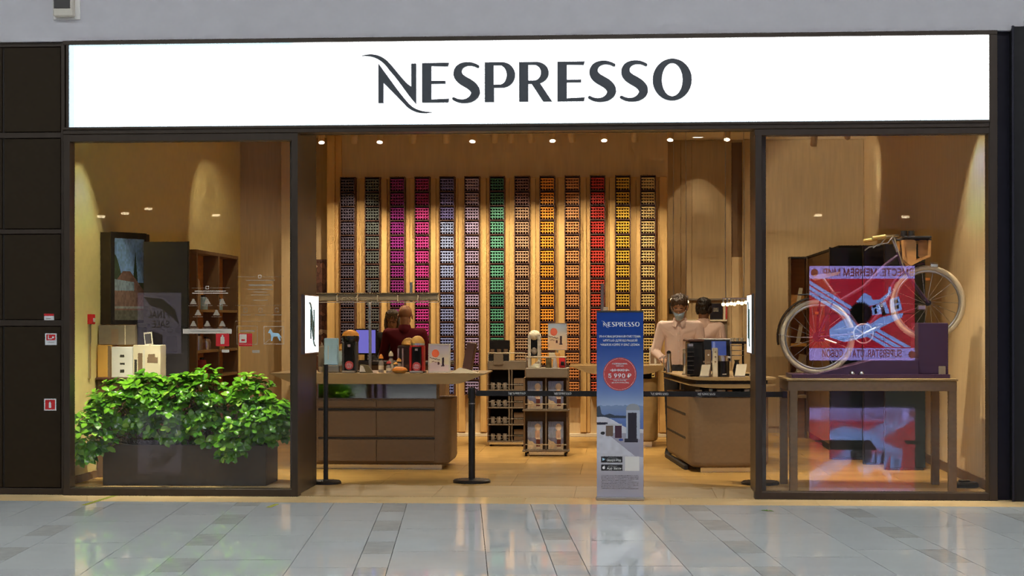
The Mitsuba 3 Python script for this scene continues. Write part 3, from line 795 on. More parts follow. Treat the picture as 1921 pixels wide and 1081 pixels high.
gl = thing('gantry_lamp', 'beige six-panel bar lamp on two slim posts above the left counter', 'lamp')
for i in range(6):
    x0 = -3.06 + i * 0.2055
    part(gl, 'shade_panel', xtilt(rb(x0 + .004, x0 + 0.197, 2.70, 2.72, 1.692, 1.762, 0.003), [1, 0, 0], -12, (0, 2.7, 1.76)), 'gantry_tan')
    part(gl, 'end_cap', rb(x0 + 0.197, x0 + 0.2075, 2.66, 2.80, 1.685, 1.75, 0.002), 'cream')
part(gl, 'top_bar', rb(-3.07, -1.825, 2.68, 2.80, 1.762, 1.772, 0.003), 'gantry_tan')
part(gl, 'bottom_bar', rb(-3.07, -1.825, 2.72, 2.80, 1.676, 1.684, 0.003), 'cream')
part(gl, 'post', bx(-2.555, -2.530, 2.80, 2.825, ZT - .0005, 1.88), 'steel')
part(gl, 'post', bx(-2.135, -2.110, 2.80, 2.825, 1.68, 1.88), 'steel')
part(gl, 'glow_strip', quad((-3.05, 2.70, 1.675), (-3.05, 2.78, 1.675), (-1.85, 2.78, 1.675), (-1.85, 2.70, 1.675)), 'white', emit=lamp(np.array(WARM) * 1.6, 0.03))

# desk behind the left counter, with a screen and things on it, where two people stand
ds = thing('cash_desk', 'dark cash desk deeper in the shop behind the left counter', 'desk')
part(ds, 'body', rb(-3.30, -1.95, 4.55, 4.95, 0.0, 1.0, 0.01), 'cabinet_brown')
part(ds, 'top', rb(-3.35, -1.90, 4.50, 5.0, 1.0, 1.035, 0.005), 'charcoal')
k = thing('monitor', 'monitor with a violet glowing screen behind the left counter', 'monitor')
part(k, 'case', rb(-2.99, -2.74, 4.66, 4.69, 1.11, 1.40, 0.006), 'black_plastic')
part(k, 'screen', quad((-2.975, 4.658, 1.125), (-2.755, 4.658, 1.125), (-2.755, 4.658, 1.385), (-2.975, 4.658, 1.385)), 'black_gloss', emit=lamp((0.16, 0.14, 0.52), .005))
part(k, 'foot', cat_([bx(-2.88, -2.85, 4.67, 4.70, 1.036, 1.12), bx(-2.94, -2.79, 4.62, 4.75, 1.035, 1.045)]), 'black_plastic')

# ------------------------------------------------------------------ shelf unit and display stand
def cyl_mug(k, x, y, z, h=0.075, r=0.03):
    return lathe([(0.001, 0), (r * .8, 0), (r, h * .2), (r, h), (r * .9, h), (r * .9, h * .1), (0.001, h * .1)], (x, y, z), 14)


su = thing('shelf_trolley', 'narrow dark shelf trolley full of mugs, left of the display stand', 'shelf unit')
X0, X1, Y0, Y1 = -1.585, -1.125, 5.80, 6.20
part(su, 'tray', rb(X0, X1, Y0, Y1, 0.905, 1.01, 0.005), 'shelf_taupe')
part(su, 'back_panel', bx(X0 + .012, X1 - .012, Y1 - 0.02, Y1 - .005, 0.06, 0.905), 'counter_gap')
for xx in (X0, X1 - .015):
    part(su, 'side_panel', bx(xx, xx + .015, Y0, Y1, 0.05, 0.905), 'cabinet_brown')
part(su, 'divider', bx(-1.335, -1.318, Y0, Y1 - .02, 0.05, 0.905), 'shelf_taupe')
part(su, 'divider', bx(-1.300, -1.288, Y0, Y0 + .02, 0.05, 0.905), 'shelf_taupe')
SZ = [0.062, 0.262, 0.462, 0.668]
for z in SZ:
    part(su, 'shelf', rb(X0, X1, Y0 - .01, Y1 - .02, z - .014, z, 0.003), 'shelf_taupe')
    part(su, 'rail', cy((X0, Y0 - .012, z + .065), (X1, Y0 - .012, z + .065), 0.004, 6), 'steel', True)
part(su, 'plinth', rb(X0 + .02, X1 - .02, Y0 + .02, Y1 - .02, 0.018, 0.05, 0.003), 'chrome')
for xx in (X0 + .04, X1 - .04):
    for yy in (Y0 + .04, Y1 - .05):
        part(su, 'caster', cy((xx - .012, yy, 0.018), (xx + .012, yy, 0.018), 0.018, 12), 'black_plastic', 40)
for si, z in enumerate(SZ):
    for q in range(3):
        k = thing('glass_mug', f'small glass mug, {("left", "middle", "right")[q]} of three on the {("lowest", "second lowest", "third lowest", "uppermost")[si]} shelf of the trolley', 'mug', 'glass mugs on the shelf trolley')
        xm = -1.525 + q * 0.073
        part(k, 'cup', cyl_mug(k, xm, 5.86, z, 0.085, 0.026), 'mug_glass', 40)
        part(k, 'handle', xform(ring((0, 0, 0), 0.02, 0.005, 'y', 14, 6), 0, (xm + .028, 5.85, z + .045)), 'steel', True)
    k = thing('gift_carton', f'dark patterned carton on the {("lowest", "second lowest", "third lowest", "uppermost")[si]} shelf of the trolley', 'carton', 'cartons on the shelf trolley')
    part(k, 'box', rb(-1.275, -1.15, 5.86, 6.05, z, z + .135, .004), 'carton_brown')
    part(k, 'band', bx(-1.276, -1.149, 5.858, 6.051, z + .05, z + .075), 'counter_gap')
k = thing('cup_case', 'low black case with three cups on top of the shelf trolley', 'case')
part(k, 'back', rb(-1.575, -1.335, 6.02, 6.10, 1.01, 1.255, .005), 'black_plastic')
part(k, 'base', rb(-1.575, -1.335, 5.86, 6.02, 1.01, 1.09, .005), 'black_plastic')
for q in range(3):
    part(k, 'cup', cyl_mug(k, -1.535 + q * .08, 5.93, 1.09, .06, .026), 'carton_brown', 40)
k = thing('guard_rail', 'thin pale rail with a hanging notice on the shelf trolley', 'rail')
part(k, 'bar', cy((-1.58, 5.81, 1.105), (-1.13, 5.81, 1.105), 0.007, 8), 'cream', True)
part(k, 'post', cy((-1.32, 5.81, 1.01), (-1.32, 5.81, 1.14), 0.006, 8), 'cream', True)
part(k, 'post', cy((-1.575, 5.81, 1.01), (-1.575, 5.81, 1.105), 0.006, 8), 'cream', True)
part(k, 'notice', rb(-1.51, -1.395, 5.785, 5.80, 0.965, 1.10, .002), 'shelf_taupe')

dsd = thing('display_stand', 'taupe display stand with brochures in the middle of the shop', 'display stand')
X0, X1, Y0, Y1 = -1.075, -0.582, 4.36, 4.80
part(dsd, 'top_tray', rb(X0 + .025, X1, Y0 - .02, Y1, 0.862, 0.968, 0.006), 'shelf_taupe')
part(dsd, 'back_panel', bx(X0 + .015, X1 - .015, Y0 + .16, Y0 + .18, 0.06, 0.862), 'cabinet_brown')
for xx in (X0, X1 - .02):
    part(dsd, 'side_panel', rb(xx, xx + .02, Y0, Y1, 0.05, 0.862, .003), 'cabinet_brown')
part(dsd, 'divider', rb(-0.836, -0.818, Y0 + .03, Y0 + .17, 0.05, 0.862, .002), 'shelf_taupe')
for z in (0.07, 0.515):
    part(dsd, 'shelf', rb(X0 - .01, X1 + .012, Y0 - .03, Y0 + .17, z - .022, z, .004), 'shelf_taupe')
    part(dsd, 'rail', cy((X0 + .02, Y0 - .02, z + .058), (X1 - .02, Y0 - .02, z + .058), 0.006, 8), 'cream', True)
part(dsd, 'plinth', bx(X0 + .06, X1 - .05, Y0 + .03, Y1 - .03, 0.012, 0.05), 'chrome')
for xx in (X0 + .03, X1 - .03):
    for yy in (Y0 + .02, Y1 - .05):
        part(dsd, 'caster', cy((xx - .012, yy, 0.02), (xx + .012, yy, 0.02), 0.02, 12), 'black_plastic', 40)
for zi, z in enumerate((0.072, 0.517)):
    for q in range(2):
        xa = (-1.032, -0.803)[q]
        k = thing('brochure_stack', f'stack of brochures with an iced coffee picture, {("lower", "upper")[zi]} {("left", "right")[q]} pocket of the display stand', 'brochures', 'brochures in the display stand')
        part(k, 'pages', bx(xa, xa + .166, Y0 + .051, Y0 + .10, z, z + .305), 'white')
        part(k, 'cover', quad((xa, Y0 + .05, z), (xa + .166, Y0 + .05, z), (xa + .166, Y0 + .05, z + .305), (xa, Y0 + .05, z + .305)), 'print_brochure', uv=UV4)
ZD = 0.9685
k = thing('coffee_machine', 'cream domed coffee machine with dark front on the display stand', 'coffee machine')
part(k, 'body', prism(rrect(-1.03, -0.89, ZD, 1.33, .02).difference(sbox(-0.996, 1.10, -0.924, 1.312)).difference(sbox(-1.0, ZD - .01, -0.92, 1.09)), 4.44, 0.20), 'offwhite')
part(k, 'dome', ball((-0.96, 4.52, 1.318), 1, 3, (.073, .09, .066)), 'cream', True)
part(k, 'front_panel', rb(-0.997, -0.923, 4.452, 4.48, 1.175, 1.313, .003), 'black_gloss')
part(k, 'button', cy((-0.957, 4.448, 1.292), (-0.957, 4.453, 1.292), .010, 12), 'white')
part(k, 'water_bowl', ball((-0.96, 4.47, 1.155), 1, 2, (.036, .04, .045)), 'mug_glass', True)
part(k, 'lower_panel', rb(-0.997, -0.923, 4.455, 4.50, 1.075, 1.145, .003), 'black_plastic')
part(k, 'drip_tray', trimesh.convex.convex_hull([(-1.0, 4.38, ZD), (-0.9, 4.38, ZD), (-1.0, 4.46, ZD), (-0.9, 4.46, ZD), (-0.93, 4.42, ZD + .07), (-0.9, 4.42, ZD + .075), (-0.9, 4.46, ZD + .09), (-1.0, 4.38, ZD + .015)]), 'cream')
framed_print('framed_poster', 'poster of a red sun over a dark coffee machine standing on the display stand', 'poster', -0.818, -0.604, 4.66, 1.16, 1.462, 'offwhite', 'print_poster_cool', 0, 0.006)
k = thing('poster_stem', 'thin metal stem with foot that carries the poster on the display stand', 'stand')
part(k, 'stem', cy((-0.711, 4.675, ZD + .01), (-0.711, 4.675, 1.162), .008, 8), 'steel', True)
part(k, 'foot', cy((-0.711, 4.675, ZD), (-0.711, 4.675, ZD + .01), .05, 20), 'steel')
k = thing('glass_rail', 'low glass guard with pale top bar around the display stand top', 'rail')
part(k, 'bar', cy((-1.06, 4.37, 1.088), (-0.60, 4.37, 1.088), 0.007, 8), 'cream', True)
for xx in (-1.04, -0.61):
    part(k, 'post', cy((xx, 4.37, ZD), (xx, 4.37, 1.088), 0.006, 8), 'steel', True)
k = thing('gift_box', 'orange and white gift box on the display stand under the poster', 'box')
part(k, 'box', rb(-0.82, -0.68, 4.54, 4.60, ZD, ZD + .165, .004), 'honey')
part(k, 'wrap', rb(-0.80, -0.735, 4.535, 4.55, ZD + .09, ZD + .166, .003), 'cream')
k = thing('red_canister', 'bright red canister at the right of the display stand top', 'canister')
part(k, 'body', rb(-0.685, -0.607, 4.42, 4.50, ZD, ZD + .125, .01), 'sign_red')
part(k, 'label_band', bx(-0.665, -0.627, 4.417, 4.42, ZD + .03, ZD + .07), 'cloth_dark')
k = thing('napkin_cone', 'white paper cone beside the red canister on the display stand', 'napkin')
scene[k] = mikit.ply(lathe([(0.001, 0), (0.03, 0), (0.012, .13), (0.001, .145)], (-0.73, 4.44, ZD), 10), 'white', 20)
k = thing('capsule_tin', 'dark green tin beside the paper cone on the display stand', 'tin')
part(k, 'body', lathe([(0.001, 0), (.032, 0), (.032, .11), (.001, .11)], (-0.80, 4.44, ZD), 16), 'stem', 40)
part(k, 'lid', lathe([(0.001, 0), (.034, 0), (.034, .012), (.001, .014)], (-0.80, 4.44, ZD + .11), 16), 'steel', 40)

# ------------------------------------------------------------------ counter behind the roll-up banner
c3 = thing('tasting_counter', 'pale-topped rounded counter deep in the shop behind the blue banner', 'counter')
part(c3, 'body', round_front(-0.22, 0.43, 5.75, 6.45, 0.06, 0.80, 0.10, 0.05), 'worktop', 30)
part(c3, 'plinth', bx(-0.14, 0.36, 5.83, 6.38, 0.0, 0.061), 'chrome')
part(c3, 'top', upslab(-0.61, 0.575, 5.65, 0.85, 0.962, 0.10, 0), 'worktop')
part(c3, 'support', bx(-0.15, 0.36, 5.9, 6.4, 0.80, 0.865), 'counter_gap')
for q, (xx, hh) in enumerate(((0.33, 0.21), (0.40, 0.13))):
    k = thing('upright_menu', ('tall white menu card on the tasting counter beside the banner', 'short pale card at the right end of the tasting counter')[q], 'card')
    part(k, 'card', xtilt(rb(xx, xx + .07, 5.80, 5.815, .9625, .9625 + hh, .002), [1, 0, 0], -4, (xx, 5.8, .9625)), 'offwhite')
    part(k, 'print', xtilt(bx(xx + .012, xx + .058, 5.797, 5.80, .98, .9625 + hh * .8), [1, 0, 0], -4, (xx, 5.8, .9625)), 'carton_brown')
k = thing('sign_post', 'tall slim metal post with a white card top behind the banner', 'sign post')
part(k, 'pole', rb(-0.245, -0.205, 5.88, 5.92, 0.9625, 1.93, .004), 'steel')
part(k, 'card', rb(-0.215, -0.155, 5.84, 5.85, 1.54, 1.65, .002), 'white')

# ------------------------------------------------------------------ right counter, turned a little
RZ = math.radians(5.5)
PIV = (0.70, 2.42)


def rot(m):
    m = m.copy()
    m.apply_translation((-PIV[0], -PIV[1], 0)); m.apply_transform(trimesh.transformations.rotation_matrix(RZ, [0, 0, 1])); m.apply_translation((PIV[0], PIV[1], 0))
    return m


c4 = thing('service_counter', 'tall taupe rounded counter behind the right side of the entrance', 'counter')
part(c4, 'body', rot(round_front(0.665, 1.46, 2.40, 4.35, 0.045, 0.735, 0.14)), 'counter_taupe', 30)
for z in (0.545, 0.310):
    part(c4, 'grip_slot', rot(bx(0.662, 0.668, 2.70, 4.20, z, z + 0.022)), 'counter_gap')
part(c4, 'plinth', rot(bx(0.78, 1.36, 2.47, 4.25, 0.0, 0.046)), 'chrome')
part(c4, 'foot_bar', rot(rb(0.655, 0.70, 2.75, 4.32, 0.0, 0.045, .004)), 'counter_gap')
part(c4, 'worktop', rot(upslab(0.63, 1.50, 2.30, 2.15, 0.935, 0.030, 0)), 'worktop')
part(c4, 'drawer_gap', rot(bx(0.72, 1.42, 2.345, 4.3, 0.868, 0.9065)), 'counter_gap')
part(c4, 'lower_deck', rot(upslab(0.65, 1.50, 2.33, 2.05, 0.870, 0.042, 0)), 'worktop')
part(c4, 'support', rot(bx(0.85, 1.40, 3.0, 4.2, 0.735, 0.84)), 'counter_gap')
for q, (xx, w, hh, m_) in enumerate(((0.745, 0.055, 0.07, 'white'), (0.83, 0.04, 0.075, 'cloth_dark'), (0.88, 0.025, 0.08, 'chrome'), (0.955, 0.075, 0.072, 'offwhite'), (1.06, 0.04, 0.068, 'amber'), (1.22, 0.05, 0.078, 'steel'))):
    nm = ('white', 'black', 'chrome', 'off-white', 'amber', 'steel')[q]
    k = thing('display_box', f'small {nm} box in the open gap under the right counter top', 'box', 'small boxes under the right counter top')
    part(k, 'box', rot(rb(xx, xx + w, 2.50, 2.56, 0.7355, 0.7355 + hh, .003)), m_)
    part(k, 'lid', rot(rb(xx - .001, xx + w + .001, 2.499, 2.561, 0.7355 + hh * .78, 0.7365 + hh, .002)), m_)
ZR = 0.9355

k = thing('coffee_machine', 'large black coffee machine on the right counter in front of the masked man', 'coffee machine')
part(k, 'body', rot(rb(0.70, 0.835, 2.64, 2.98, ZR, ZR + 0.345, .008)), 'black_plastic')
part(k, 'grille', rot(rb(0.665, 0.735, 2.60, 2.66, ZR + .02, ZR + 0.33, .004)), 'black_gloss')
for i in range(6):
    part(k, 'slat', rot(bx(0.664, 0.736, 2.592, 2.60, ZR + .06 + i * .045, ZR + .068 + i * .045)), 'charcoal')
part(k, 'lid', rot(rb(0.68, 0.84, 2.62, 3.0, ZR + .345, ZR + .37, .006)), 'rack_brown')
part(k, 'badge', rot(bx(0.68, 0.725, 2.590, 2.598, ZR + .30, ZR + .325)), 'steel')
k = thing('milk_jug', 'chrome milk jug with long handle at the left end of the right counter', 'jug')
part(k, 'jug', rot(lathe([(.001, 0), (.035, 0), (.03, .09), (.022, .15), (.024, .2), (.001, .2)], (0.66, 4.0, ZR), 18)), 'chrome', 40)
part(k, 'lid', rot(ball((0.66, 4.0, ZR + .21), .024)), 'black_plastic', True)
part(k, 'handle', rot(tube([(0.635, 3.98, ZR + .18), (0.605, 3.97, ZR + .16), (0.60, 3.97, ZR + .08), (0.63, 3.98, ZR + .03)], .006)), 'steel', True)
k = thing('tasting_glass', 'tall chrome and glass cylinder beside the black machine on the right counter', 'glass')
part(k, 'cylinder', rot(lathe([(.001, 0), (.028, 0), (.03, .26), (.026, .26), (.024, .01), (.001, .01)], (0.745, 3.3, ZR), 18)), 'steel', 40)
part(k, 'tap', rot(ball((0.725, 3.24, ZR + .235), .018)), 'chrome', True)
for q, (xx, w, hh, lab) in enumerate(((0.695, .055, .11, 'narrow cream price stand at the left of the black machine'), (0.77, .085, .12, 'leaning cream price stand in front of the black machine'), (1.115, .10, .125, 'broad cream price stand right of the milk frother'), (1.262, .03, .13, 'thin white price stand at the right end of the right counter'))):
    k = thing('price_stand', lab, 'price stand')
    ys = 0.70 if q == 0 else 0.0
    sl = trimesh.convex.convex_hull([(xx, 2.45, ZR), (xx + w, 2.45, ZR), (xx + .03, 2.50, ZR + hh), (xx + w + .03, 2.50, ZR + hh), (xx + .03, 2.515, ZR + hh), (xx + w + .03, 2.515, ZR + hh), (xx, 2.47, ZR), (xx + w, 2.47, ZR)])
    sl.apply_translation((0, ys, 0))
    part(k, 'panel', rot(sl), 'cream')
    part(k, 'frame', rot(rb(xx - .002, xx + w + .004, 2.44 + ys, 2.49 + ys, ZR, ZR + .012, .002)), 'steel')
k = thing('machine_carton', 'dark brown carton with a white mark behind the leaning price stand', 'carton')
part(k, 'carton', rot(rb(0.845, 0.90, 2.56, 2.63, ZR, ZR + .265, .004)), 'carton_brown')
part(k, 'mark', rot(cy((0.872, 2.5565, ZR + .215), (0.872, 2.56, ZR + .215), .009, 14)), 'white')
part(k, 'text_line', rot(bx(0.855, 0.892, 2.557, 2.56, ZR + .14, ZR + .146)), 'sticker_pale')
k = thing('capsule_tower', 'cream upright capsule holder with dark holes on the right counter', 'capsule holder')
part(k, 'tower', rot(rb(0.905, 0.955, 2.48, 2.54, ZR, ZR + .285, .004)), 'cream')
for i in range(3):
    part(k, 'hole', rot(cy((0.93, 2.477, ZR + .245 - i * .048), (0.93, 2.481, ZR + .245 - i * .048), .008, 12)), 'carton_brown')
k = thing('milk_frother', 'black milk frother with a copper-chrome rim on the right counter', 'milk frother')
part(k, 'body', rot(lathe([(.001, 0), (.058, 0), (.058, .155), (.001, .155)], (1.02, 2.55, ZR), 28)), 'black_gloss', 40)
part(k, 'rim', rot(lathe([(.001, 0), (.05, 0), (.052, .05), (.047, .055), (.001, .055)], (1.02, 2.55, ZR + .155), 28)), 'chrome', 40)
part(k, 'knob', rot(ball((1.075, 2.52, ZR + .19), .012)), 'white', True)
part(k, 'mark', rot(bx(1.0, 1.04, 2.489, 2.492, ZR + .022, ZR + .03)), 'sticker_white')
k = thing('tablet_screen', 'tilted tablet with dark blue screen and pale bezel on the right counter', 'tablet')
piv = (1.0, 3.08, ZR + .02)
part(k, 'bezel', rot(xtilt(rb(0.845, 1.19, 3.07, 3.085, ZR + .13, ZR + .375, .006), [1, 0, 0], -8, piv)), 'white')
part(k, 'glass', rot(xtilt(bx(0.86, 1.175, 3.066, 3.07, ZR + .145, ZR + .36), [1, 0, 0], -8, piv)), 'black_gloss')
q_ = quad((0.985, 3.0645, ZR + .16), (1.135, 3.0645, ZR + .16), (1.135, 3.0645, ZR + .345), (0.985, 3.0645, ZR + .345))
part(k, 'screen', rot(xtilt(q_, [1, 0, 0], -8, piv)), 'black_gloss', emit=lamp((0.035, 0.055, 0.19), .003))
q_ = quad((0.99, 3.0635, ZR + .20), (1.025, 3.0635, ZR + .20), (1.02, 3.0635, ZR + .34), (1.0, 3.0635, ZR + .34))
part(k, 'picture', rot(xtilt(q_, [1, 0, 0], -8, piv)), 'black_gloss', emit=lamp((0.14, 0.16, 0.30), .003))
part(k, 'stand', rot(cat_([bx(1.0, 1.05, 3.085, 3.11, ZR, ZR + .25), bx(0.95, 1.1, 3.04, 3.16, ZR, ZR + .012)])), 'steel')
k = thing('cup_set', 'dark stacked cups and vase at the right end of the right counter', 'cups')
for i in range(3):
    part(k, 'saucer', rot(cy((1.21, 2.85, ZR + .20 + i * .05), (1.21, 2.85, ZR + .206 + i * .05), .07, 24)), 'steel', 40)
part(k, 'shelf_post', rot(cy((1.27, 2.88, ZR), (1.27, 2.88, ZR + .34), .01, 10)), 'black_plastic', True)
part(k, 'base', rot(cy((1.25, 2.86, ZR), (1.25, 2.86, ZR + .02), .08, 24)), 'black_plastic', 40)
part(k, 'tray', rot(rb(1.14, 1.29, 2.80, 2.94, ZR + .32, ZR + .345, .004)), 'black_plastic')
part(k, 'vase', rot(lathe([(.001, 0), (.03, 0), (.042, .05), (.03, .10), (.02, .14), (.03, .16), (.001, .16)], (1.20, 2.84, ZR), 18)), 'black_gloss', 40)
for i in range(3):
    part(k, 'cup', rot(lathe([(.001, 0), (.012, 0), (.022, .035), (.019, .035), (.001, .01)], (1.165 + i * .045, 2.86, ZR + .345), 14)), 'cream', 40)

# alcove wall: pictures, hanging clusters of bulbs
def flat_sign(name, label, cat, x0, x1, z0, z1, y, m):
    k = thing(name, label, cat)
    part(k, 'board', rb(x0, x1, y - .015, y, z0, z1, .003), m)
    return k


k = flat_sign('logo_picture', 'small black square picture with a gold letter on the alcove wall', 'picture', 0.635, 0.745, 1.575, 1.725, 8.398, 'black_gloss')
g = affinity.scale(unary_union(LOGO_N), .055 / 390, .085 / 330, origin=(255, 105))
part(k, 'letter_n', prism(affinity.translate(g, -255 + .69, -105 + 1.65), 8.380, .004), 'honey')
k = flat_sign('dark_poster', 'dark poster with small pale text on the alcove wall', 'poster', 1.175, 1.34, 1.48, 1.715, 8.398, 'black_plastic')
for dz in (0, -.018, -.036):
    part(k, 'text_line', bx(1.215, 1.285, 8.380, 8.384, 1.645 + dz, 1.651 + dz), 'sticker_white')
k = flat_sign('white_panel', 'pale cabinet board below the dark poster on the alcove wall', 'cabinet', 0.62, 1.40, 0.10, 1.475, 8.398, 'shelf_taupe')
part(k, 'top_edge', rb(0.62, 1.40, 8.34, 8.39, 1.475, 1.50, .003), 'cream')
k = thing('wall_book', 'two narrow pale and red spines beside the dark poster', 'books')
part(k, 'pale_spine', rb(1.35, 1.378, 8.36, 8.398, 1.501, 1.70, .003), 'cream')
part(k, 'red_spine', rb(1.38, 1.40, 8.36, 8.398, 1.501, 1.67, .003), 'red_label')
one('lintel_board', bx(0.62, 1.60, 8.36, 8.398, 1.755, 1.78), 'shelf_taupe', 'thin ledge above the pictures of the alcove wall', 'ledge')


def bulb_cluster(cx, cy_, z, n, w, label):
    k = thing('bulb_lamp', label, 'lamp')
    part(k, 'bar', rb(cx - w, cx + w, cy_ - .02, cy_ + .02, z + .05, z + .065, .003), 'steel')
    for s_ in (-1, 1):
        part(k, 'cord', tube([(cx + s_ * w * .7, cy_, z + .06), (cx + s_ * w * .75, cy_, z + .6), (cx + s_ * w * .7, cy_, 3.885)], .004, 5), 'steel', True)
    for i in range(n):
        xx = cx - w * .88 + 1.76 * w * i / (n - 1)
        zz = z + rng.uniform(-.012, .018); yy = cy_ + rng.uniform(-.05, .05)
        part(k, 'bulb_cap', cy((xx, yy, zz + .015), (xx, yy, z + .055), .011, 10), 'steel', 40)
        part(k, 'bulb', ball((xx, yy, zz), .021, 1), 'white', True, emit=lamp((2.6, 1.9, .95), .003))
    return k


bulb_cluster(0.68, 5.6, 1.715, 4, 0.10, 'hanging lamp with four small glowing bulbs above the masked man')
bulb_cluster(1.165, 3.3, 1.66, 7, 0.13, 'hanging lamp with a bunch of glowing bulbs beside the right logo panel')

# ------------------------------------------------------------------ people
def man_hull(pts):
    return m3.Manifold.hull_points(np.array(pts, float))


SPH = trimesh.creation.icosphere(subdivisions=2, radius=1).vertices


def bone(a, ra, b, rb_):
    return man_hull(np.vstack([SPH * ra + np.array(a), SPH * rb_ + np.array(b)]))


def blob(c, s):
    return man_hull(SPH * np.array(s) + np.array(c))


def to_tm(man, edge, it=8):
    man = man.refine_to_length(edge)
    m = man.to_mesh()
    t = trimesh.Trimesh(np.array(m.vert_properties[:, :3], float), np.array(m.tri_verts), process=True)
    if it: trimesh.smoothing.filter_taubin(t, iterations=it)
    return t


def man_mesh(pts):
    return trimesh.convex.convex_hull(np.array(pts))


def rough_hair(t, seed):
    t.vertices = t.vertices + t.vertex_normals * ((meshkit.noise(t.vertices * (70, 70, 38), seed) - .45) * .016)[:, None]
    return t


def union(ms):
    return m3.Manifold.batch_boolean(ms, m3.OpType.Add)


def person(label, loc, face, H, skin, hair_m, top_m, head_tilt=0.0, head_turn=0.0, hair='short', arms='desk', mask=False, broad=1.0, lean=0.0):
    """one standing figure facing `face` (degrees about z; 0 looks along +y), H metres tall"""
    k = thing('person', label, 'person')
    s = H / 1.75
    J = {}
    y_l = math.tan(math.radians(lean))
    up = lambda z: y_l * max(0, z - 0.95)
    J['hipc'] = (0, 0, 0.95); J['waist'] = (0, .01 + up(1.10), 1.10); J['chest'] = (0, .0 + up(1.30), 1.30); J['neck'] = (0, up(1.46), 1.47)
    sh = 0.185 * broad
    for sd, n_ in ((-1, 'l'), (1, 'r')):
        J['sh' + n_] = (sd * sh, up(1.42), 1.415)
        J['hip' + n_] = (sd * 0.09, 0, 0.92); J['kn' + n_] = (sd * 0.10, 0.015, 0.50); J['an' + n_] = (sd * 0.10, -0.015, 0.085); J['toe' + n_] = (sd * 0.115, 0.13, 0.035)
        if arms == 'desk':
            J['el' + n_] = (sd * (sh + .075), .06 + up(1.2), 1.13); J['wr' + n_] = (sd * (sh - .03), .27 + up(1.1), 1.055)
        else:
            J['el' + n_] = (sd * (sh + .06), -.02, 1.12); J['wr' + n_] = (sd * (sh + .05), .05, 0.87)
    HS = 1.10
    hd = np.array(J['neck']) + (0, .035, 0.160)
    R = trimesh.transformations.euler_matrix(math.radians(-head_tilt), 0, math.radians(head_turn), 'sxyz')[:3, :3]
    hp = lambda x, y, z: tuple(hd + R @ (np.array((x, y, z)) * HS) + np.array((0, .02 * head_tilt / 30, 0)))
    hb = lambda c, sz: man_hull((SPH * np.array(sz) * HS) @ R.T + np.array(hp(*c)))
    head = [hb((0, -.012, .035), (.076, .094, .085)), hb((0, .022, -.035), (.060, .068, .078)), hb((0, .055, -.085), (.030, .030, .024)),
            man_hull([hp(-.011, .085, -.03), hp(.011, .085, -.03), hp(0, .088, .02), hp(0, .117, -.035), hp(-.016, .088, -.045), hp(.016, .088, -.045)]),
            hb((-.078, -.005, -.01), (.010, .020, .032)), hb((.078, -.005, -.01), (.010, .020, .032)), hb((0, .080, .018), (.05, .018, .010)),
            hb((0, .083, -.066), (.024, .011, .006)), hb((0, .081, -.078), (.022, .011, .006))]
    B = [bone(J['neck'], .060, hp(0, -.02, -.05), .062), bone(J['waist'], .09, J['hipc'], .10), bone(J['chest'], .09, J['waist'], .09)]
    B += [man_hull(np.vstack([SPH * .04 + J['shl'], SPH * .04 + J['shr'], SPH * (.10, .08, .09) + J['chest'], SPH * .045 + np.array(J['neck']) - (0, 0, .05)]))]
    torso = [man_hull(np.vstack([SPH * (.06, .07, .06) + J['shl'], SPH * (.06, .07, .06) + J['shr'], SPH * (.165 * broad, .125, .10) + J['chest'], SPH * (.075, .07, .02) + np.array(J['neck']) - (0, 0, .01)])),
             man_hull(np.vstack([SPH * (.165 * broad, .125, .10) + J['chest'], SPH * (.15 * broad, .12, .10) + J['waist'], SPH * (.165, .125, .08) + J['hipc']]))]
    sleeves, legs = [], []
    for n_, sd in (('l', -1), ('r', 1)):
        B += [bone(J['sh' + n_], .052, J['el' + n_], .040), bone(J['el' + n_], .040, J['wr' + n_], .028), bone(J['hip' + n_], .085, J['kn' + n_], .055), bone(J['kn' + n_], .055, J['an' + n_], .037)]
        B += [bone(J['hipc'], .12, J['hip' + n_], .09)]
        sleeves += [bone(J['sh' + n_], .066, J['el' + n_], .053), bone(J['el' + n_], .053, J['wr' + n_], .038)]
        legs += [bone(J['hip' + n_], .098, J['kn' + n_], .068), bone(J['kn' + n_], .068, J['an' + n_], .055)]
        w = np.array(J['wr' + n_]); d = w - np.array(J['el' + n_]); d /= np.linalg.norm(d)
        side = np.cross(d, (0, 0, 1)); side /= np.linalg.norm(side); nrm = np.cross(side, d)
        B.append(man_hull(np.vstack([SPH * .022 + w, SPH * .014 + w + d * .075 + side * .03, SPH * .014 + w + d * .075 - side * .03])))
        for q, (o, ln) in enumerate(((-.03, .058), (-.011, .072), (.009, .068), (.028, .052))):
            a_ = w + d * .078 + side * o; b_ = a_ + d * ln * .55 - nrm * .006; c_ = b_ + d * ln * .4 - nrm * .020
            B += [bone(a_, .0095, b_, .0088), bone(b_, .0088, c_, .0075)]
        tb = w + d * .025 - side * sd * .028; tm = tb + d * .03 - side * sd * .022; te = tm + d * .028 - nrm * .01
        B += [bone(tb, .012, tm, .0105), bone(tm, .0105, te, .008)]
    place = lambda t: xform(trimesh.Trimesh(t.vertices * s, t.faces, process=False), math.radians(face), loc)
    part(k, 'body', place(to_tm(union(B + head), .012, 10)), skin, True)
    part(k, 'shirt', place(to_tm(union([t for t in torso + sleeves]), .02, 10)), top_m, True)
    nk = np.array(J['neck'])
    part(k, 'collar', place(to_tm(bone(nk - (0, .01, .025), .086, nk + (0, -.004, .014), .076) - bone(nk + (0, 0, .02), .068, nk + (0, 0, .1), .068), .012, 2)), top_m, 30)
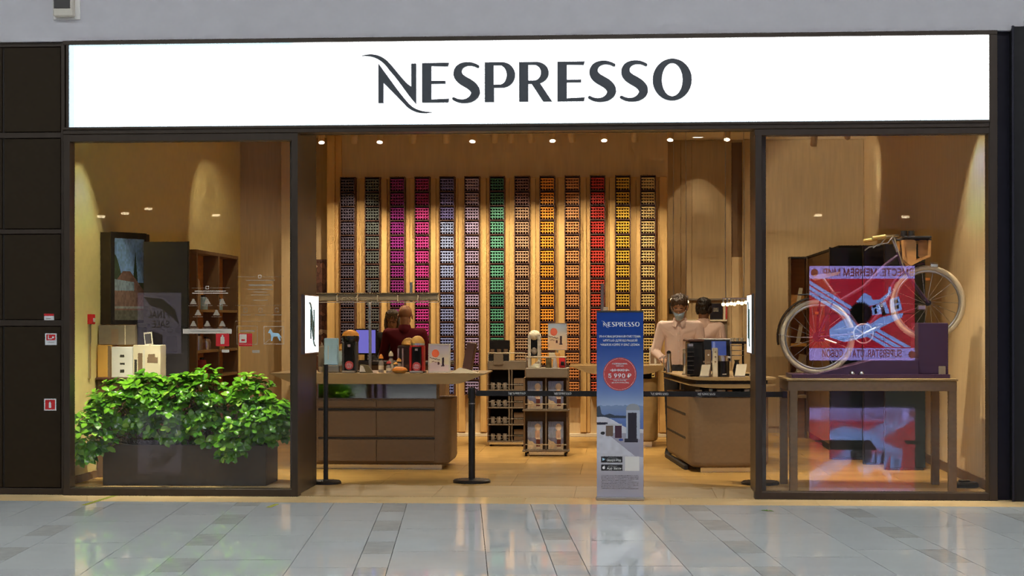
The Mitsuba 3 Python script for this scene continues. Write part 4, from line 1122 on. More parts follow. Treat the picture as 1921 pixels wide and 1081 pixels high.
    if top_m == 'shirt_pink':
        for sd in (-1, 1):
            part(k, 'collar_flap', place(man_mesh([nk + (sd * .012, .088, -.01), nk + (sd * .062, .062, .012), nk + (sd * .075, .078, -.045), nk + (sd * .034, .112, -.062), nk + (sd * .014, .094, -.012), nk + (sd * .064, .068, .010), nk + (sd * .077, .084, -.047), nk + (sd * .036, .118, -.064)])), top_m)
        ch = np.array(J['chest']); wa = np.array(J['waist'])
        fr = [nk + (0, .100, -.05), ch + (0, .132, .03), ch + (0, .130, -.06), wa + (0, .125, 0), wa + (0, .128, -.10)]
        part(k, 'placket', place(cat_([trimesh.convex.convex_hull([a + (q, o, 0) for q in (-.014, .014) for o in (-.01, .004) for a in (fr[i], fr[i + 1])]) for i in range(4)])), top_m)
        for i in range(5):
            t = i / 4 * 3.6; i0 = min(int(t), 3); c_ = fr[i0] * (1 - t + i0) + fr[i0 + 1] * (t - i0) + (0, .005, 0)
            part(k, 'button', place(ball(c_, .006, 1)), 'white', True)
        part(k, 'breast_pocket', place(man_mesh([ch + (x, y, z) for x, y in ((-.115, .098), (-.045, .126)) for z in (.03, -.06)] + [ch + (x, y - .02, z) for x, y in ((-.115, .098), (-.045, .126)) for z in (.03, -.06)])), top_m)
        for n_ in 'lr':
            w_, e_ = np.array(J['wr' + n_]), np.array(J['el' + n_]); u_ = (w_ - e_) / np.linalg.norm(w_ - e_)
            part(k, 'cuff', place(cy(w_ - u_ * .055, w_ + u_ * .004, .046, 18, .043)), top_m, 40)
    part(k, 'trousers', place(to_tm(union(legs + [man_hull(np.vstack([SPH * (.172, .132, .06) + np.array((0, 0, .90)), SPH * (.165, .13, .04) + np.array((0, 0, .99))]))]), .025, 8)), 'cloth_dark', True)
    for n_ in 'lr':
        t_ = np.array(J['toe' + n_]); a_ = np.array(J['an' + n_])
        sole = man_hull([(x, y, 0.0) for x in (t_[0] - .04, t_[0] + .04) for y in (a_[1] - .06, t_[1] + .05)] + [(x, y, .06) for x in (t_[0] - .035, t_[0] + .035) for y in (a_[1] - .05, t_[1] + .02)])
        part(k, 'shoe', place(to_tm(sole + bone(a_ - (0, 0, .03), .048, t_ + (0, 0, .01), .036) - man_hull([(x, y, z) for x in (-1, 1) for y in (-1, 1) for z in (-1, 0)]), .02, 2)), 'black_plastic', True)
    if hair == 'short':
        h_ = union([hb((0, -.022, .050), (.084, .098, .082)), hb((0, .045, .098), (.066, .045, .034)), hb((-.06, -.03, .0), (.026, .055, .055)), hb((.06, -.03, .0), (.026, .055, .055)), hb((0, -.07, .0), (.06, .04, .06))])
        part(k, 'hair', place(rough_hair(to_tm(h_, .008, 2), len(label))), hair_m, True)
    elif hair == 'bob':
        h_ = union([hb((0, -.022, .050), (.088, .102, .085)), hb((0, .04, .095), (.07, .05, .035)), hb((-.078, -.02, -.04), (.024, .06, .09)), hb((.078, -.02, -.04), (.024, .06, .09)), hb((0, -.075, -.04), (.075, .04, .09))])
        part(k, 'hair', place(rough_hair(to_tm(h_, .008, 2), len(label))), hair_m, True)
        gl_ = [tuple(hp(.032 + .024 * math.cos(a), .092, .008 + .018 * math.sin(a))) for a in np.linspace(0, 6.28, 14)[:-1]]
        gr_ = [tuple(hp(-.032 + .024 * math.cos(a), .092, .008 + .018 * math.sin(a))) for a in np.linspace(0, 6.28, 14)[:-1]]
        part(k, 'glasses', place(cat_([tube(gl_, .0025, 5, True), tube(gr_, .0025, 5, True)])), 'black_plastic', True)
    if hair != 'bob':
        for sd in (-1, 1):
            part(k, 'eyebrow', place(to_tm(hb((sd * .032, .086, .034), (.018, .006, .0035)), .006, 0)), hair_m, True)
    for sd in (-1, 1):
        part(k, 'eye', place(to_tm(hb((sd * .031, .080, .012), (.010, .008, .004)), .006, 0)), 'hair_black', True)
    if mask:
        mk = union([man_hull([hp(x, y, z) for x, y, z in ((-.060, .052, -.025), (.060, .052, -.025), (-.045, .050, -.088), (.045, .050, -.088), (0, .128, -.030), (0, .112, -.022), (-.03, .105, -.045), (.03, .105, -.045), (0, .102, -.100), (-.025, .095, -.098), (.025, .095, -.098))])])
        part(k, 'face_mask', place(to_tm(mk, .012, 2)), 'mask_blue', True, label='light blue face mask')
        for sd in (-1, 1):
            part(k, 'ear_loop', place(tube([hp(sd * .056, .055, -.03), hp(sd * .078, .01, .0), hp(sd * .08, -.01, -.02), hp(sd * .078, .0, -.05), hp(sd * .046, .052, -.08)], .0018, 5)), 'white', True)
    return k


person('bald person in a dark red sweater seen from behind at the cash desk', (-2.53, 5.55 - .15 + 0.1, 0), 180 - 180, 1.66, 'skin_a', 'hair_brown', 'sweater_red', 12, 0, 'none', 'desk', broad=1.12)
person('person with grey-brown hair and glasses half hidden behind the bald person', (-2.775, 6.25, 0), 182, 1.60, 'skin_b', 'hair_grey', 'cloth_dark', 10, 0, 'bob', 'desk')
person('person in a pale pink shirt and light blue face mask bending over the right counter', (0.66, 4.86, 0), 172, 1.76, 'skin_b', 'hair_brown', 'shirt_pink', 30, 0, 'short', 'desk', mask=True, broad=1.05, lean=4)
person('person with black hair seen from behind, standing behind the masked person', (0.975, 6.0, 0), -10, 1.74, 'skin_c', 'hair_black', 'shirt_pink', 4, 0, 'short', 'down')

# ------------------------------------------------------------------ barrier posts and belt
def post(label, x, y, h, base_r=0.172, r=0.030, top=True):
    k = thing('barrier_post', label, 'barrier post')
    part(k, 'base', lathe([(.001, 0), (base_r, 0), (base_r, .018), (base_r - .012, .028), (.05, .036), (.001, .036)], (x, y, 0), 40), 'black_metal', 30)
    part(k, 'pole', cy((x, y, .034), (x, y, h - .07), r, 20), 'black_metal', 40)
    if top:
        part(k, 'head', lathe([(.001, 0), (r * 1.22, 0), (r * 1.22, .085), (r, .095), (.001, .1)], (x, y, h - .085), 20), 'black_plastic', 40)
        part(k, 'collar', cy((x, y, h - .14), (x, y, h - .13), r * 1.08, 20), 'steel', 40)
    return k


post('black barrier post with the belt head in the middle of the entrance', -1.377, 1.32, 0.862)
k = post('tall thin black sign post at the left jamb of the entrance', -2.703, 1.13, 1.16, 0.14, 0.022, False)
post('black barrier post at the right jamb of the entrance, mostly hidden by the window frame', 1.262, 1.29, 0.862)
k = thing('barrier_belt', 'black belt with white lettering stretched across the entrance', 'barrier belt')
xa, ya, xb, yb = -1.337, 1.32, 1.47, 1.20
part(k, 'webbing', slab(Polygon([(xa, ya - .002), (xb, yb - .002), (xb, yb + .002), (xa, ya + .002)]), 0.797, 0.846), 'black_metal')
part(k, 'end_clip', rb(xb - .02, xb + .03, yb - .012, yb + .012, 0.790, 0.850, .004), 'black_plastic')
for xw in (-1.045, -0.622, 0.262, 0.685):
    m_ = logo_mesh(0, 0, 0.165, 0, .002)
    y0 = ya + (xw - xa) / (xb - xa) * (yb - ya)
    part(k, 'lettering', xform(m_, math.atan2(yb - ya, xb - xa), (xw, y0 - .0045, 0.812)), 'letter_white', label='white lettering on the belt')
for xw, yw, lab in ((3.06, 1.13, 'low round black foot plate on the floor at the right wall'),):
    k = thing('foot_plate', lab, 'foot plate')
    part(k, 'plate', lathe([(.001, 0), (.125, 0), (.125, .03), (.11, .045), (.001, .05)], (xw, yw, 0), 36), 'black_metal', 40)
    part(k, 'cap', cy((xw, yw, .05), (xw, yw, .062), .05, 24), 'black_plastic', 40)

# ------------------------------------------------------------------ roll-up banner
def banner_fn(p, n, uv):
    x, z = uv.x * 0.386, uv.y * 1.535             # metres on the cloth
    c = mix((0.006, 0.045, 0.26), (0.13, 0.21, 0.46), smoothstep(1.40, 0.80, z))
    c = mix(c, (0.42, 0.52, 0.68), smoothstep(0.92, 0.66, z))
    sea = mix((0.20, 0.28, 0.46), (0.10, 0.17, 0.42), smoothstep(0.76, 0.60, z))
    c = dr.select((z < 0.755 + 0.012 * noise(x * 60, 3.0)) & (x > 0.0), sea, c)
    tree = z < 0.675 + 0.09 * noise(x * 45, 7.0) * smoothstep(0.20, 0.0, x)
    c = dr.select(tree & (z > 0.655) & (x < 0.25), mi.Color3f(0.045, 0.06, 0.09), c)
    stone = mix((0.64, 0.65, 0.72), (0.55, 0.55, 0.61), noise(x * 30, z * 30))
    c = dr.select(z < 0.665 - 0.10 * smoothstep(0.05, 0.30, x), stone, c)
    c = dr.select((z < 0.62) & (z > 0.60) & (x < 0.09), mi.Color3f(0.03, 0.03, 0.05), c)
    shade = (z < 0.53 - 0.0 * x) & (x - 0.06 > (0.53 - z) * 1.25 + 0.02) & (z > 0.30 + 0.22 * smoothstep(0.24, 0.386, x) * 0)
    c = dr.select(shade & (z > 0.37 - 0.1 * x), mi.Color3f(0.34, 0.33, 0.41), c)
    c = dr.select((z < 0.37 - 0.1 * x), mix((0.56, 0.56, 0.62), (0.37, 0.36, 0.43), smoothstep(0.37, 0.10, z)), c)
    # machine
    mx = dr.abs(x - 0.300)
    c = dr.select((mx < 0.057) & (z > 0.48) & (z < 0.73), mi.Color3f(0.42, 0.46, 0.55), c)
    c = dr.select((dr.sqrt(dr.square(mx / 0.057) + dr.square((z - 0.73) / 0.045)) < 1) & (z > 0.72), mi.Color3f(0.30, 0.32, 0.36), c)
    c = dr.select((dr.abs(x - 0.294) < 0.036) & (z > 0.47) & (z < 0.70), mi.Color3f(0.028, 0.025, 0.038), c)
    c = dr.select((dr.abs(x - 0.285) < 0.055) & (z > 0.455) & (z < 0.485), mi.Color3f(0.03, 0.027, 0.04), c)
    # cups
    c = dr.select((dr.abs(x - 0.105) < 0.030) & (z > 0.505) & (z < 0.60), mi.Color3f(0.17, 0.115, 0.085), c)
    c = dr.select((dr.abs(x - 0.178) < 0.028) & (z > 0.49) & (z < 0.595), mi.Color3f(0.07, 0.03, 0.05), c)
    c = dr.select((dr.abs(x - 0.142) < 0.068) & (z > 0.592) & (z < 0.607), mi.Color3f(0.50, 0.50, 0.52), c)
    c = dr.select(dr.sqrt(dr.square(x - 0.050) + dr.square((z - 0.53) * 1.4)) < 0.018, mi.Color3f(0.03, 0.03, 0.035), c)
    c = dr.select(dr.sqrt(dr.square(x - 0.200) + dr.square((z - 0.475) * 1.8)) < 0.018, mi.Color3f(0.05, 0.08, 0.30), c)
    return c


mat('print_banner', mikit.proc(banner_fn), 0.55, spec=0.3)
rbn = thing('roll_up_banner', 'tall blue roll-up banner with a red price circle in front of the entrance', 'banner')
BX0, BX1, BYF = -0.2035, 0.1825, -0.19
q_ = quad((BX0, BYF, 0.028), (BX1, BYF, 0.028), (BX1, BYF, 1.563), (BX0, BYF, 1.563))
part(rbn, 'print', q_, 'print_banner', uv=UV4)
part(rbn, 'cloth', bx(BX0, BX1, BYF + .0008, BYF + .003, 0.028, 1.563), 'white')
part(rbn, 'top_rail', rb(BX0 - .002, BX1 + .002, BYF - .005, BYF + .012, 1.560, 1.574, .003), 'charcoal')
part(rbn, 'cassette', rb(BX0 - .008, BX1 + .008, BYF - .04, BYF + .06, 0.0, 0.030, .008), 'steel')
part(rbn, 'support_pole', cy((-.01, BYF + .03, .02), (-.01, BYF + .008, 1.56), .007, 8), 'steel', True)
part(rbn, 'lettering', logo_mesh(BX0 + .037, 1.442, 0.318, BYF - .002, .002), 'letter_white', label='white shop name across the top')


def txt(s, cx, z, h, y, width=None, bold=False):
    m = meshkit.text_mesh(s, h, 0.001, bold)
    w = m.bounds[1, 0] - m.bounds[0, 0]
    k_ = 1.0 if width is None else width / w
    m.apply_translation((-(m.bounds[0, 0] + m.bounds[1, 0]) / 2, 0, 0))
    v = m.vertices * (k_, 1, 1)
    m.vertices = np.stack([cx + v[:, 0], y - v[:, 2], z + v[:, 1]], 1)
    return m


BC = (BX0 + BX1) / 2
for s_, z, w in (('ИННОВАЦИОННАЯ СИСТЕМА', 1.352, .34), ('VERTUO ДЛЯ БОЛЬШОЙ', 1.318, .285), ('ЧАШКИ КОФЕ У ВАС ДОМА', 1.284, .325)):
    part(rbn, 'text_line', txt(s_, BC, z, .018, BYF - .001, w, True), 'letter_white')
disc = part(rbn, 'price_circle', cy((BC - .002, BYF - .0012, 1.048), (BC - .002, BYF, 1.048), 0.138, 48), 'red_label', label='red price circle')
part(disc, 'ring_line', ring((BC - .002, BYF - .0015, 1.048), 0.129, .0012, 'y', 48, 5), 'letter_white', True)
for s_, z, h, w in (('КОФЕМАШИНА', 1.128, .013, .125), ('VERTUO', 1.110, .011, .065), ('19 990 ₽', 1.070, .021, .135), ('5 990 ₽', 1.018, .034, .19), ('ПРИ ПОКУПКЕ', .990, .010, .105), ('100 КАПСУЛ КОФЕ', .972, .010, .15)):
    part(disc, 'text_line', txt(s_, BC - .002, z, h, BYF - .0022, w, True), 'letter_white')
part(disc, 'strike_line', bx(BC - .085, BC + .08, BYF - .0035, BYF - .0022, 1.078, 1.082), 'letter_white')
part(disc, 'rule_line', bx(BC - .085, BC + .085, BYF - .0035, BYF - .0022, 1.0055, 1.0075), 'letter_white')
for z, s1, s2 in ((0.315, 'ДОСТУПНО В', 'Google Play'), (0.247, 'ЗАГРУЗИТЕ В', 'App Store')):
    bd = part(rbn, 'store_badge', rb(BX0 + .036, BX0 + .212, BYF - .0015, BYF, z, z + .050, .0005), 'cloth_dark')
    part(bd, 'text_line', txt(s1, BX0 + .130, z + .034, .007, BYF - .0016, .075), 'letter_white')
    part(bd, 'text_line', txt(s2, BX0 + .142, z + .010, .019, BYF - .0016, .118, True), 'letter_white')
    if z > .3:
        part(bd, 'play_mark', prism([(BX0 + .046, z + .012), (BX0 + .046, z + .040), (BX0 + .070, z + .026)], BYF - .0025, .001), 'pale_blue')
    else:
        ap = Point(BX0 + .058, z + .024).buffer(.012).union(Point(BX0 + .060, z + .026).buffer(.011)).difference(Point(BX0 + .073, z + .028).buffer(.006)).union(affinity.rotate(ell(BX0 + .062, z + .040, .002, .005), -30))
        part(bd, 'apple_mark', prism(ap, BYF - .0025, .001), 'letter_white')
part(rbn, 'white_square', rb(BX0 + .232, BX0 + .352, BYF - .0012, BYF, .245, .365, .0004), 'white')
for i in range(9):
    part(rbn, 'fine_print', bx(BX0 + .036, BX0 + (.345 if i % 4 != 3 else .30), BYF - .0008, BYF, .205 - i * .0135, .2075 - i * .0135), 'charcoal', kind='stuff')

# ------------------------------------------------------------------ bicycle on its table in the right window
tb = thing('display_table', 'taupe table carrying the bicycle in the right window', 'table')
TX0, TX1, TY0, TY1, TZ = 1.446, 2.895, 0.60, 1.40, 0.985
part(tb, 'top', rb(TX0 - .012, TX1 + .01, TY0 - .01, TY1, 0.965, TZ, .004), 'worktop')
part(tb, 'apron', rb(TX0, TX1, TY0, TY0 + .03, 0.878, 0.965, .003), 'table_taupe')
part(tb, 'apron', rb(TX0, TX1, TY1 - .04, TY1 - .01, 0.878, 0.965, .003), 'table_taupe')
for xx in (TX0, TX1 - .03):
    part(tb, 'apron', rb(xx, xx + .03, TY0 + .03, TY1 - .04, 0.878, 0.965, .003), 'table_taupe')
for xx, yy in ((1.462, TY0), (2.826, TY0), (1.446, TY1 - .08), (2.81, TY1 - .08)):
    part(tb, 'leg', rb(xx, xx + .068, yy, yy + .068, 0.0, 0.90, .004), 'table_taupe')
pl = thing('bicycle_ramp', 'dark purple ramp stand that lifts the front wheel of the bicycle', 'stand')
wedge = [(1.49, TZ + .001), (2.84, TZ + .001), (2.84, TZ + .03)] + bez((2.62, TZ + .035), (2.3, TZ + .02), (2.05, TZ + .16), (1.92, TZ + .08))[::1] + [(1.80, TZ + .040), (1.49, TZ + .030)]
part(pl, 'base_board', prism([(1.49, TZ + .001), (2.86, TZ + .001), (2.86, TZ + .034), (1.49, TZ + .034)], 0.72, 0.52), 'plinth_purple')
part(pl, 'rise', prism([(1.72, TZ + .034), (2.60, TZ + .034), (2.60, TZ + .17), (2.20, TZ + .155), (1.98, TZ + .10)], 0.78, 0.40), 'plinth_purple')
part(pl, 'block', rb(2.60, 2.86, 0.80, 1.20, TZ + .034, 1.47, .006), 'plinth_purple')
part(pl, 'paper_tag', rb(2.775, 2.835, 0.792, 0.80, 1.0, 1.09, .001), 'sticker_pale')

bk = thing('bicycle', 'dark purple city bicycle with cream tyres and wooden basket in the right window', 'bicycle')
BY = 1.0
RH, FH, WR = np.array((1.744, BY, 1.345)), np.array((2.715, BY, 1.645)), 0.335


def wheel(c, parent):
    w = part(parent, 'wheel', ring(c, WR - .022, .023, 'y', 64, 10), 'tyre_cream', True, label='wheel with cream tyre')
    part(w, 'rim', ring(c, WR - .052, .013, 'y', 56, 8), 'steel', True)
    part(w, 'hub', cy(c - (0, .045, 0), c + (0, .045, 0), .026, 18), 'black_metal', 40)
    for i in range(18):
        a = i * math.pi * 2 / 18
        e = c + np.array((math.cos(a), 0, math.sin(a))) * (WR - .06)
        h = c + np.array((math.cos(a + .5), 0, math.sin(a + .5))) * .024 + (0, .03 if i % 2 else -.03, 0)
        part(w, 'spoke', cy(h, e, .0022, 5), 'steel')
    part(w, 'valve_reflector', rb(c[0] - .02, c[0] + .02, BY - .012, BY - .004, c[2] + .20, c[2] + .225, .003), 'orange')
    return w


wheel(RH, bk); wheel(FH, bk)
BB, SEAT, HEAD0, HEAD1 = np.array((2.145, BY, 1.375)), np.array((1.80, BY, 1.875)), np.array((2.515, BY, 1.93)), np.array((2.455, BY, 2.10))
SC = np.array((1.905, BY, 1.72))


def btube(n_, a, b, r, m='bike_purple'):
    return part(bk, n_, cy(a, b, r, 14), m, 40)


btube('seat_tube', BB, SC, .017)
part(bk, 'down_tube', tube(np.array([BB, BB * .6 + HEAD0 * .4 + (0, 0, -.045), BB * .25 + HEAD0 * .75 + (0, 0, -.02), HEAD0]), .019, 12), 'bike_purple', True)
part(bk, 'top_tube', tube(np.array([SC - (0, 0, .06) + (.03, 0, 0), SC * .55 + HEAD1 * .45 + (0, 0, -.10), HEAD1 * .8 + SC * .2 + (0, 0, -.04), HEAD1 - (0, 0, .03)]), .016, 12), 'bike_purple', True)
btube('head_tube', HEAD0, HEAD1, .021)
for s_ in (-1, 1):
    o = np.array((0, s_ * .055, 0))
    part(bk, 'chain_stay', tube([BB + o * .4, (BB + RH) / 2 + o, RH + o], .009, 8), 'bike_purple', True)
    part(bk, 'seat_stay', tube([SC + o * .3, (SC + RH) / 2 + o, RH + o], .008, 8), 'bike_purple', True)
    part(bk, 'fork_blade', tube([HEAD0 + o * .6, HEAD0 * .5 + FH * .5 + o, FH + o], .011, 8), 'bike_purple', True)
t_ = [BB + (BB - BB)] 
dw = txt('Vélosophy', 0, 0, .034, 0)
sl = HEAD0 - BB; ang = math.atan2(sl[2], sl[0])
dw.apply_transform(trimesh.transformations.rotation_matrix(-ang, [0, 1, 0])); dw.apply_translation(BB * .42 + HEAD0 * .58 + (.0, -.022, -.02))
part(bk, 'lettering', dw, 'letter_white')
sp = SEAT - (0, 0, .01)
btube('seat_post', SC, sp, .012, 'chrome')
sad = trimesh.convex.convex_hull(np.vstack([[sp + (-.10, s_ * .065, .03) for s_ in (-1, 1)], [sp + (-.13, 0, .02)], [sp + (.15, s_ * .015, .06) for s_ in (-1, 1)], [sp + (-.02, s_ * .045, .035) for s_ in (-1, 1)], [sp + (-.08, 0, -.02), sp + (.13, 0, .035)]]))
part(bk, 'saddle', sad, 'saddle', 40, label='tan leather saddle')
chw = part(bk, 'chainring', ring(BB - (0, .05, 0), .085, .006, 'y', 40, 6), 'white', True, label='pale chainring')
part(chw, 'spider', cat_([cy(BB - (0, .05, 0), BB + np.array((.08 * math.cos(a), -.05, .08 * math.sin(a))), .006, 6) for a in np.linspace(0, 6.28, 6)[:-1]]), 'steel')
part(bk, 'crank_arm', cat_([cy(BB - (0, .07, 0), BB + (.15, -.07, .075), .010, 8), cy(BB + (0, .07, 0), BB + (-.15, .07, -.075), .010, 8)]), 'chrome')
part(bk, 'pedal', rb(BB[0] + .10, BB[0] + .20, BY - .18, BY - .075, BB[2] + .065, BB[2] + .088, .004), 'black_plastic')
part(bk, 'pedal', rb(BB[0] - .20, BB[0] - .10, BY + .075, BY + .18, BB[2] - .088, BB[2] - .065, .004), 'black_plastic')
part(bk, 'chain_guard', prism(LineString([(BB[0] + .05, BB[2] + .02), (RH[0], RH[2])]).buffer(.045).difference(LineString([(BB[0], BB[2]), (RH[0], RH[2])]).buffer(.026)), BY - .05, .008), 'black_metal')
part(bk, 'chain', tube([BB + (0, -.045, .07), RH + (0, -.045, .035)], .004, 5), 'steel', True)


def fender(c, a0, a1):
    t = np.radians(np.linspace(a0, a1, 26)); R_ = WR + .018
    sec = [(-.032, -.010), (0, .004), (.032, -.010)]
    v = np.array([[c[0] + (R_ + dr_) * math.cos(a), c[1] + yy, c[2] + (R_ + dr_) * math.sin(a)] for a in t for yy, dr_ in sec])
    v2 = np.array([[c[0] + (R_ + dr_ + .004) * math.cos(a), c[1] + yy, c[2] + (R_ + dr_ + .004) * math.sin(a)] for a in t for yy, dr_ in sec])
    f = []
    for i in range(len(t) - 1):
        for j in range(2):
            p, q = i * 3 + j, (i + 1) * 3 + j
            f += [[p, q, q + 1], [p, q + 1, p + 1]]
    f2 = [[a + len(v), c_ + len(v), b + len(v)] for a, b, c_ in f]
    return trimesh.Trimesh(np.vstack([v, v2]), f + f2, process=False)


part(bk, 'rear_fender', fender(RH, 60, 192), 'black_metal', True)
part(bk, 'front_fender', fender(FH, 95, 165), 'bike_purple', True)
for s_ in (-1, 1):
    part(bk, 'fender_stay', tube([RH + (0, s_ * .04, 0), RH + (-.17, s_ * .05, -.005), RH + (-.345, s_ * .03, .02)], .003, 5), 'chrome', True)
    part(bk, 'rack_stay', cy(RH + (0, s_ * .05, .02), RH + (.02, s_ * .06, .365), .006, 8), 'black_metal')
part(bk, 'rear_rack', cat_([cy(RH + (-.16, s_ * .055, .375), RH + (.20, s_ * .055, .395), .006, 8) for s_ in (-1, 1)] + [cy(RH + (x, -.055, .375 + (x + .16) * .055), RH + (x, .055, .375 + (x + .16) * .055), .005, 8) for x in (-.16, 0, .18)]), 'black_metal')
part(bk, 'dress_guard', rb(RH[0] + .06, RH[0] + .10, BY - .06, BY - .05, RH[2] - .02, RH[2] + .28, .004), 'black_metal')
part(bk, 'kickstand', cy(RH + (.06, -.06, -.02), RH + (.16, -.09, -.055), .009, 8), 'chrome')
# handlebar, stem, brake levers, front carrier with bent wood basket
HB = HEAD1 + (-.045, 0, .11)
btube('stem', HEAD1, HB, .014, 'chrome')
part(bk, 'handlebar', tube([HB + (-.22, -.27, .0), HB + (-.10, -.25, .02), HB + (.03, -.12, .03), HB, HB + (.03, .12, .03), HB + (-.10, .25, .02), HB + (-.22, .27, 0)], .011, 10), 'chrome', True)
for s_ in (-1, 1):
    part(bk, 'grip', cy(HB + (-.22, s_ * .27, .0), HB + (-.10, s_ * .25, .02), .017, 12), 'honey', 40, label='tan grip')
    part(bk, 'brake_lever', tube([HB + (-.03, s_ * .22, .02), HB + (-.08, s_ * .235, -.04), HB + (-.17, s_ * .25, -.055), HB + (-.21, s_ * .25, -.085)], .006, 6), 'steel', True)
part(bk, 'brake_cable', tube([HB + (-.02, -.2, .01), HB + (.02, -.16, -.1), HEAD0 + (-.02, -.04, .05), HEAD0 + (.02, -.03, -.05)], .006, 6), 'cream', True)
bx_ = HEAD1 + (.03, 0, -.02)
bs = part(bk, 'basket_base', rb(2.49, 2.73, BY - .13, BY + .13, 2.215, 2.235, .004), 'black_metal')
part(bk, 'cup_holder', cat_([cy((2.50, BY - .06, 2.235), (2.50, BY - .06, 2.285), .03, 18), cy((2.565, BY - .06, 2.24), (2.565, BY - .06, 2.285), .03, 18)]), 'black_plastic', 40)
part(bk, 'tray_arm', rb(2.44, 2.75, BY - .015, BY + .015, 2.20, 2.216, .003), 'black_metal')
for yy in (-.12, .10):
    bask = LineString([(2.485, 2.215), (2.605, 2.215), (2.62, 2.06), (2.56, 2.0)]).buffer(.0)
    pan = LineString([(2.475, 2.20), (2.49, 2.04), (2.55, 1.985), (2.64, 2.03), (2.71, 2.06), (2.715, 2.20)])
    part(bk, 'basket_rim', prism(pan.buffer(.012, cap_style=2), BY + yy, .02), 'basket_wood', 30, label='bent wood rim of the basket')
part(bk, 'basket_panel', prism(rrect(2.475, 2.60, 1.995, 2.205, .03), BY - .10, .008), 'basket_wood', label='bent wood panel of the basket')
part(bk, 'basket_panel', prism(rrect(2.63, 2.715, 2.05, 2.205, .02), BY - .02, .008), 'basket_wood', label='bent wood panel of the basket')
part(bk, 'headlamp', cat_([cy((2.74, BY, 1.98), (2.80, BY, 1.975), .03, 16)]), 'chrome')
part(bk, 'dynamo', cat_([rb(FH[0] - .10, FH[0] - .03, BY - .09, BY - .055, FH[2] - .06, FH[2] - .02, .006)]), 'steel')
k = thing('bell_ornament', 'two small silver bells lying on the purple ramp under the bicycle', 'bells')
for xx in (2.02, 2.10):
    part(k, 'bell', lathe([(.001, 0), (.024, 0), (.024, .012), (.015, .026), (.001, .03)], (xx, 0.755, TZ + .034), 18), 'chrome', 40)

# tall dark cabinets, niche and folding panels behind the bicycle
cb = thing('tall_cabinet', 'tall brown cabinet row along the right wall behind the bicycle', 'cabinet')
part(cb, 'body', bx(2.36, 3.195, 4.25, 7.55, 0.085, 2.27), 'cabinet_brown')
part(cb, 'plinth', bx(2.38, 3.195, 4.27, 7.55, 0.0, 0.085), 'counter_gap')
for i in range(4):
    y0 = 4.27 + i * .82
    part(cb, 'door', rb(2.342, 2.361, y0 + .004, y0 + .816, 0.09, 2.265, .003), 'cabinet_brown')
part(cb, 'cornice', rb(2.34, 3.195, 4.24, 7.56, 2.27, 2.30, .004), 'counter_gap')
k = thing('niche_shelf', 'narrow lit shelf niche with small displays beside the tall cabinet', 'shelf')
part(k, 'back', bx(2.12, 2.335, 7.52, 7.54, 0.0, 2.29), 'basket_wood')
for xx in (2.12, 2.325):
    part(k, 'side', bx(xx, xx + .012, 7.30, 7.54, 0.0, 2.29), 'cabinet_brown')
part(k, 'top', bx(2.12, 2.337, 7.30, 7.54, 2.27, 2.29), 'counter_gap')
for z in (0.55, 0.83, 1.20, 1.665):
    part(k, 'shelf', rb(2.13, 2.327, 7.28, 7.52, z - .04, z, .003), 'honey' if z > 1 else 'worktop')
for z, w in ((1.667, .05), (1.202, .05), (0.832, .11)):
    kk = thing('price_stand', f'leaning pale display card on the {("upper" if z > 1.5 else "middle" if z > 1 else "lower")} board of the lit niche', 'price stand', 'cards in the lit niche')
    part(kk, 'card', xtilt(rb(2.20, 2.20 + w, 7.35, 7.36, z, z + .24, .002), [0, 1, 0], 10, (2.2, 7.35, z + .012)), 'cream')
    part(kk, 'foot', rb(2.19, 2.27, 7.33, 7.39, z, z + .012, .002), 'offwhite')
for i, (x0, x1, yy, m_, lab) in enumerate(((2.23, 2.62, 4.10, 'panel_green', 'dark green-black standing panel farthest back beside the cabinet'), (2.50, 2.73, 3.50, 'panel_blue', 'dark blue-grey standing panel in the middle of three'), (2.62, 3.02, 2.85, 'panel_green', 'dark standing panel nearest the bicycle'))):
    k = thing('standing_panel', lab, 'panel')
    part(k, 'board', rb(x0, x1, yy, yy + .04, 0.02, 2.27 - .01 * i, .003), m_)
    part(k, 'edge_strip', rb(x0 - .002, x0 + .012, yy - .006, yy + .046, 0.0, 2.275 - .01 * i, .002), 'black_metal')
    part(k, 'foot', rb(x0 + .02, x1 - .02, yy - .04, yy + .09, 0.0, 0.02, .003), 'black_metal')

# ------------------------------------------------------------------ left window: screen, board, boxes, niches
cab = thing('low_cabinet', 'dark low cabinet behind the plants at the left wall', 'cabinet')
part(cab, 'body', rb(-4.99, -4.22, 1.62, 2.30, 0.0, 0.93, .006), 'cabinet_brown')
part(cab, 'top', rb(-4.995, -4.21, 1.58, 2.32, 0.93, 0.952, .004), 'rack_brown')


def tv_fn(u, v):
    c = mix((0.16, 0.28, 0.55), (0.22, 0.38, 0.66), v)
    hill = 0.62 - 0.9 * dr.abs(u - 0.62) + 0.10 * noise(u * 9, 1.0)
    c = dr.select(v < 0.46 + 0.34 * smoothstep(0.35, 0.0, u), mi.Color3f(0.035, 0.055, 0.035), c)
    c = dr.select((dr.abs(u - 0.70) < 0.20 * (0.86 - v)) & (v > 0.4), mi.Color3f(0.025, 0.045, 0.03), c)
    c = dr.select((v < 0.66 - 0.5 * dr.abs(u - 0.40)) & (v < 0.60), mi.Color3f(0.16, 0.09, 0.075), c)
    c = dr.select((v < 0.50 - 0.05 * u) & (u < 0.66) & (v > 0.36), mi.Color3f(0.20, 0.26, 0.31), c)
    c = dr.select((v < 0.36) & (u < 0.72), mi.Color3f(0.17, 0.105, 0.085), c)
    c = dr.select((v < 0.17) & (v > 0.14), mi.Color3f(0.22, 0.23, 0.22), c)
    c = dr.select(v < 0.12, mi.Color3f(0.11, 0.11, 0.085), c)
    return c * (0.75 + 0.5 * noise(u * 22, v * 34))


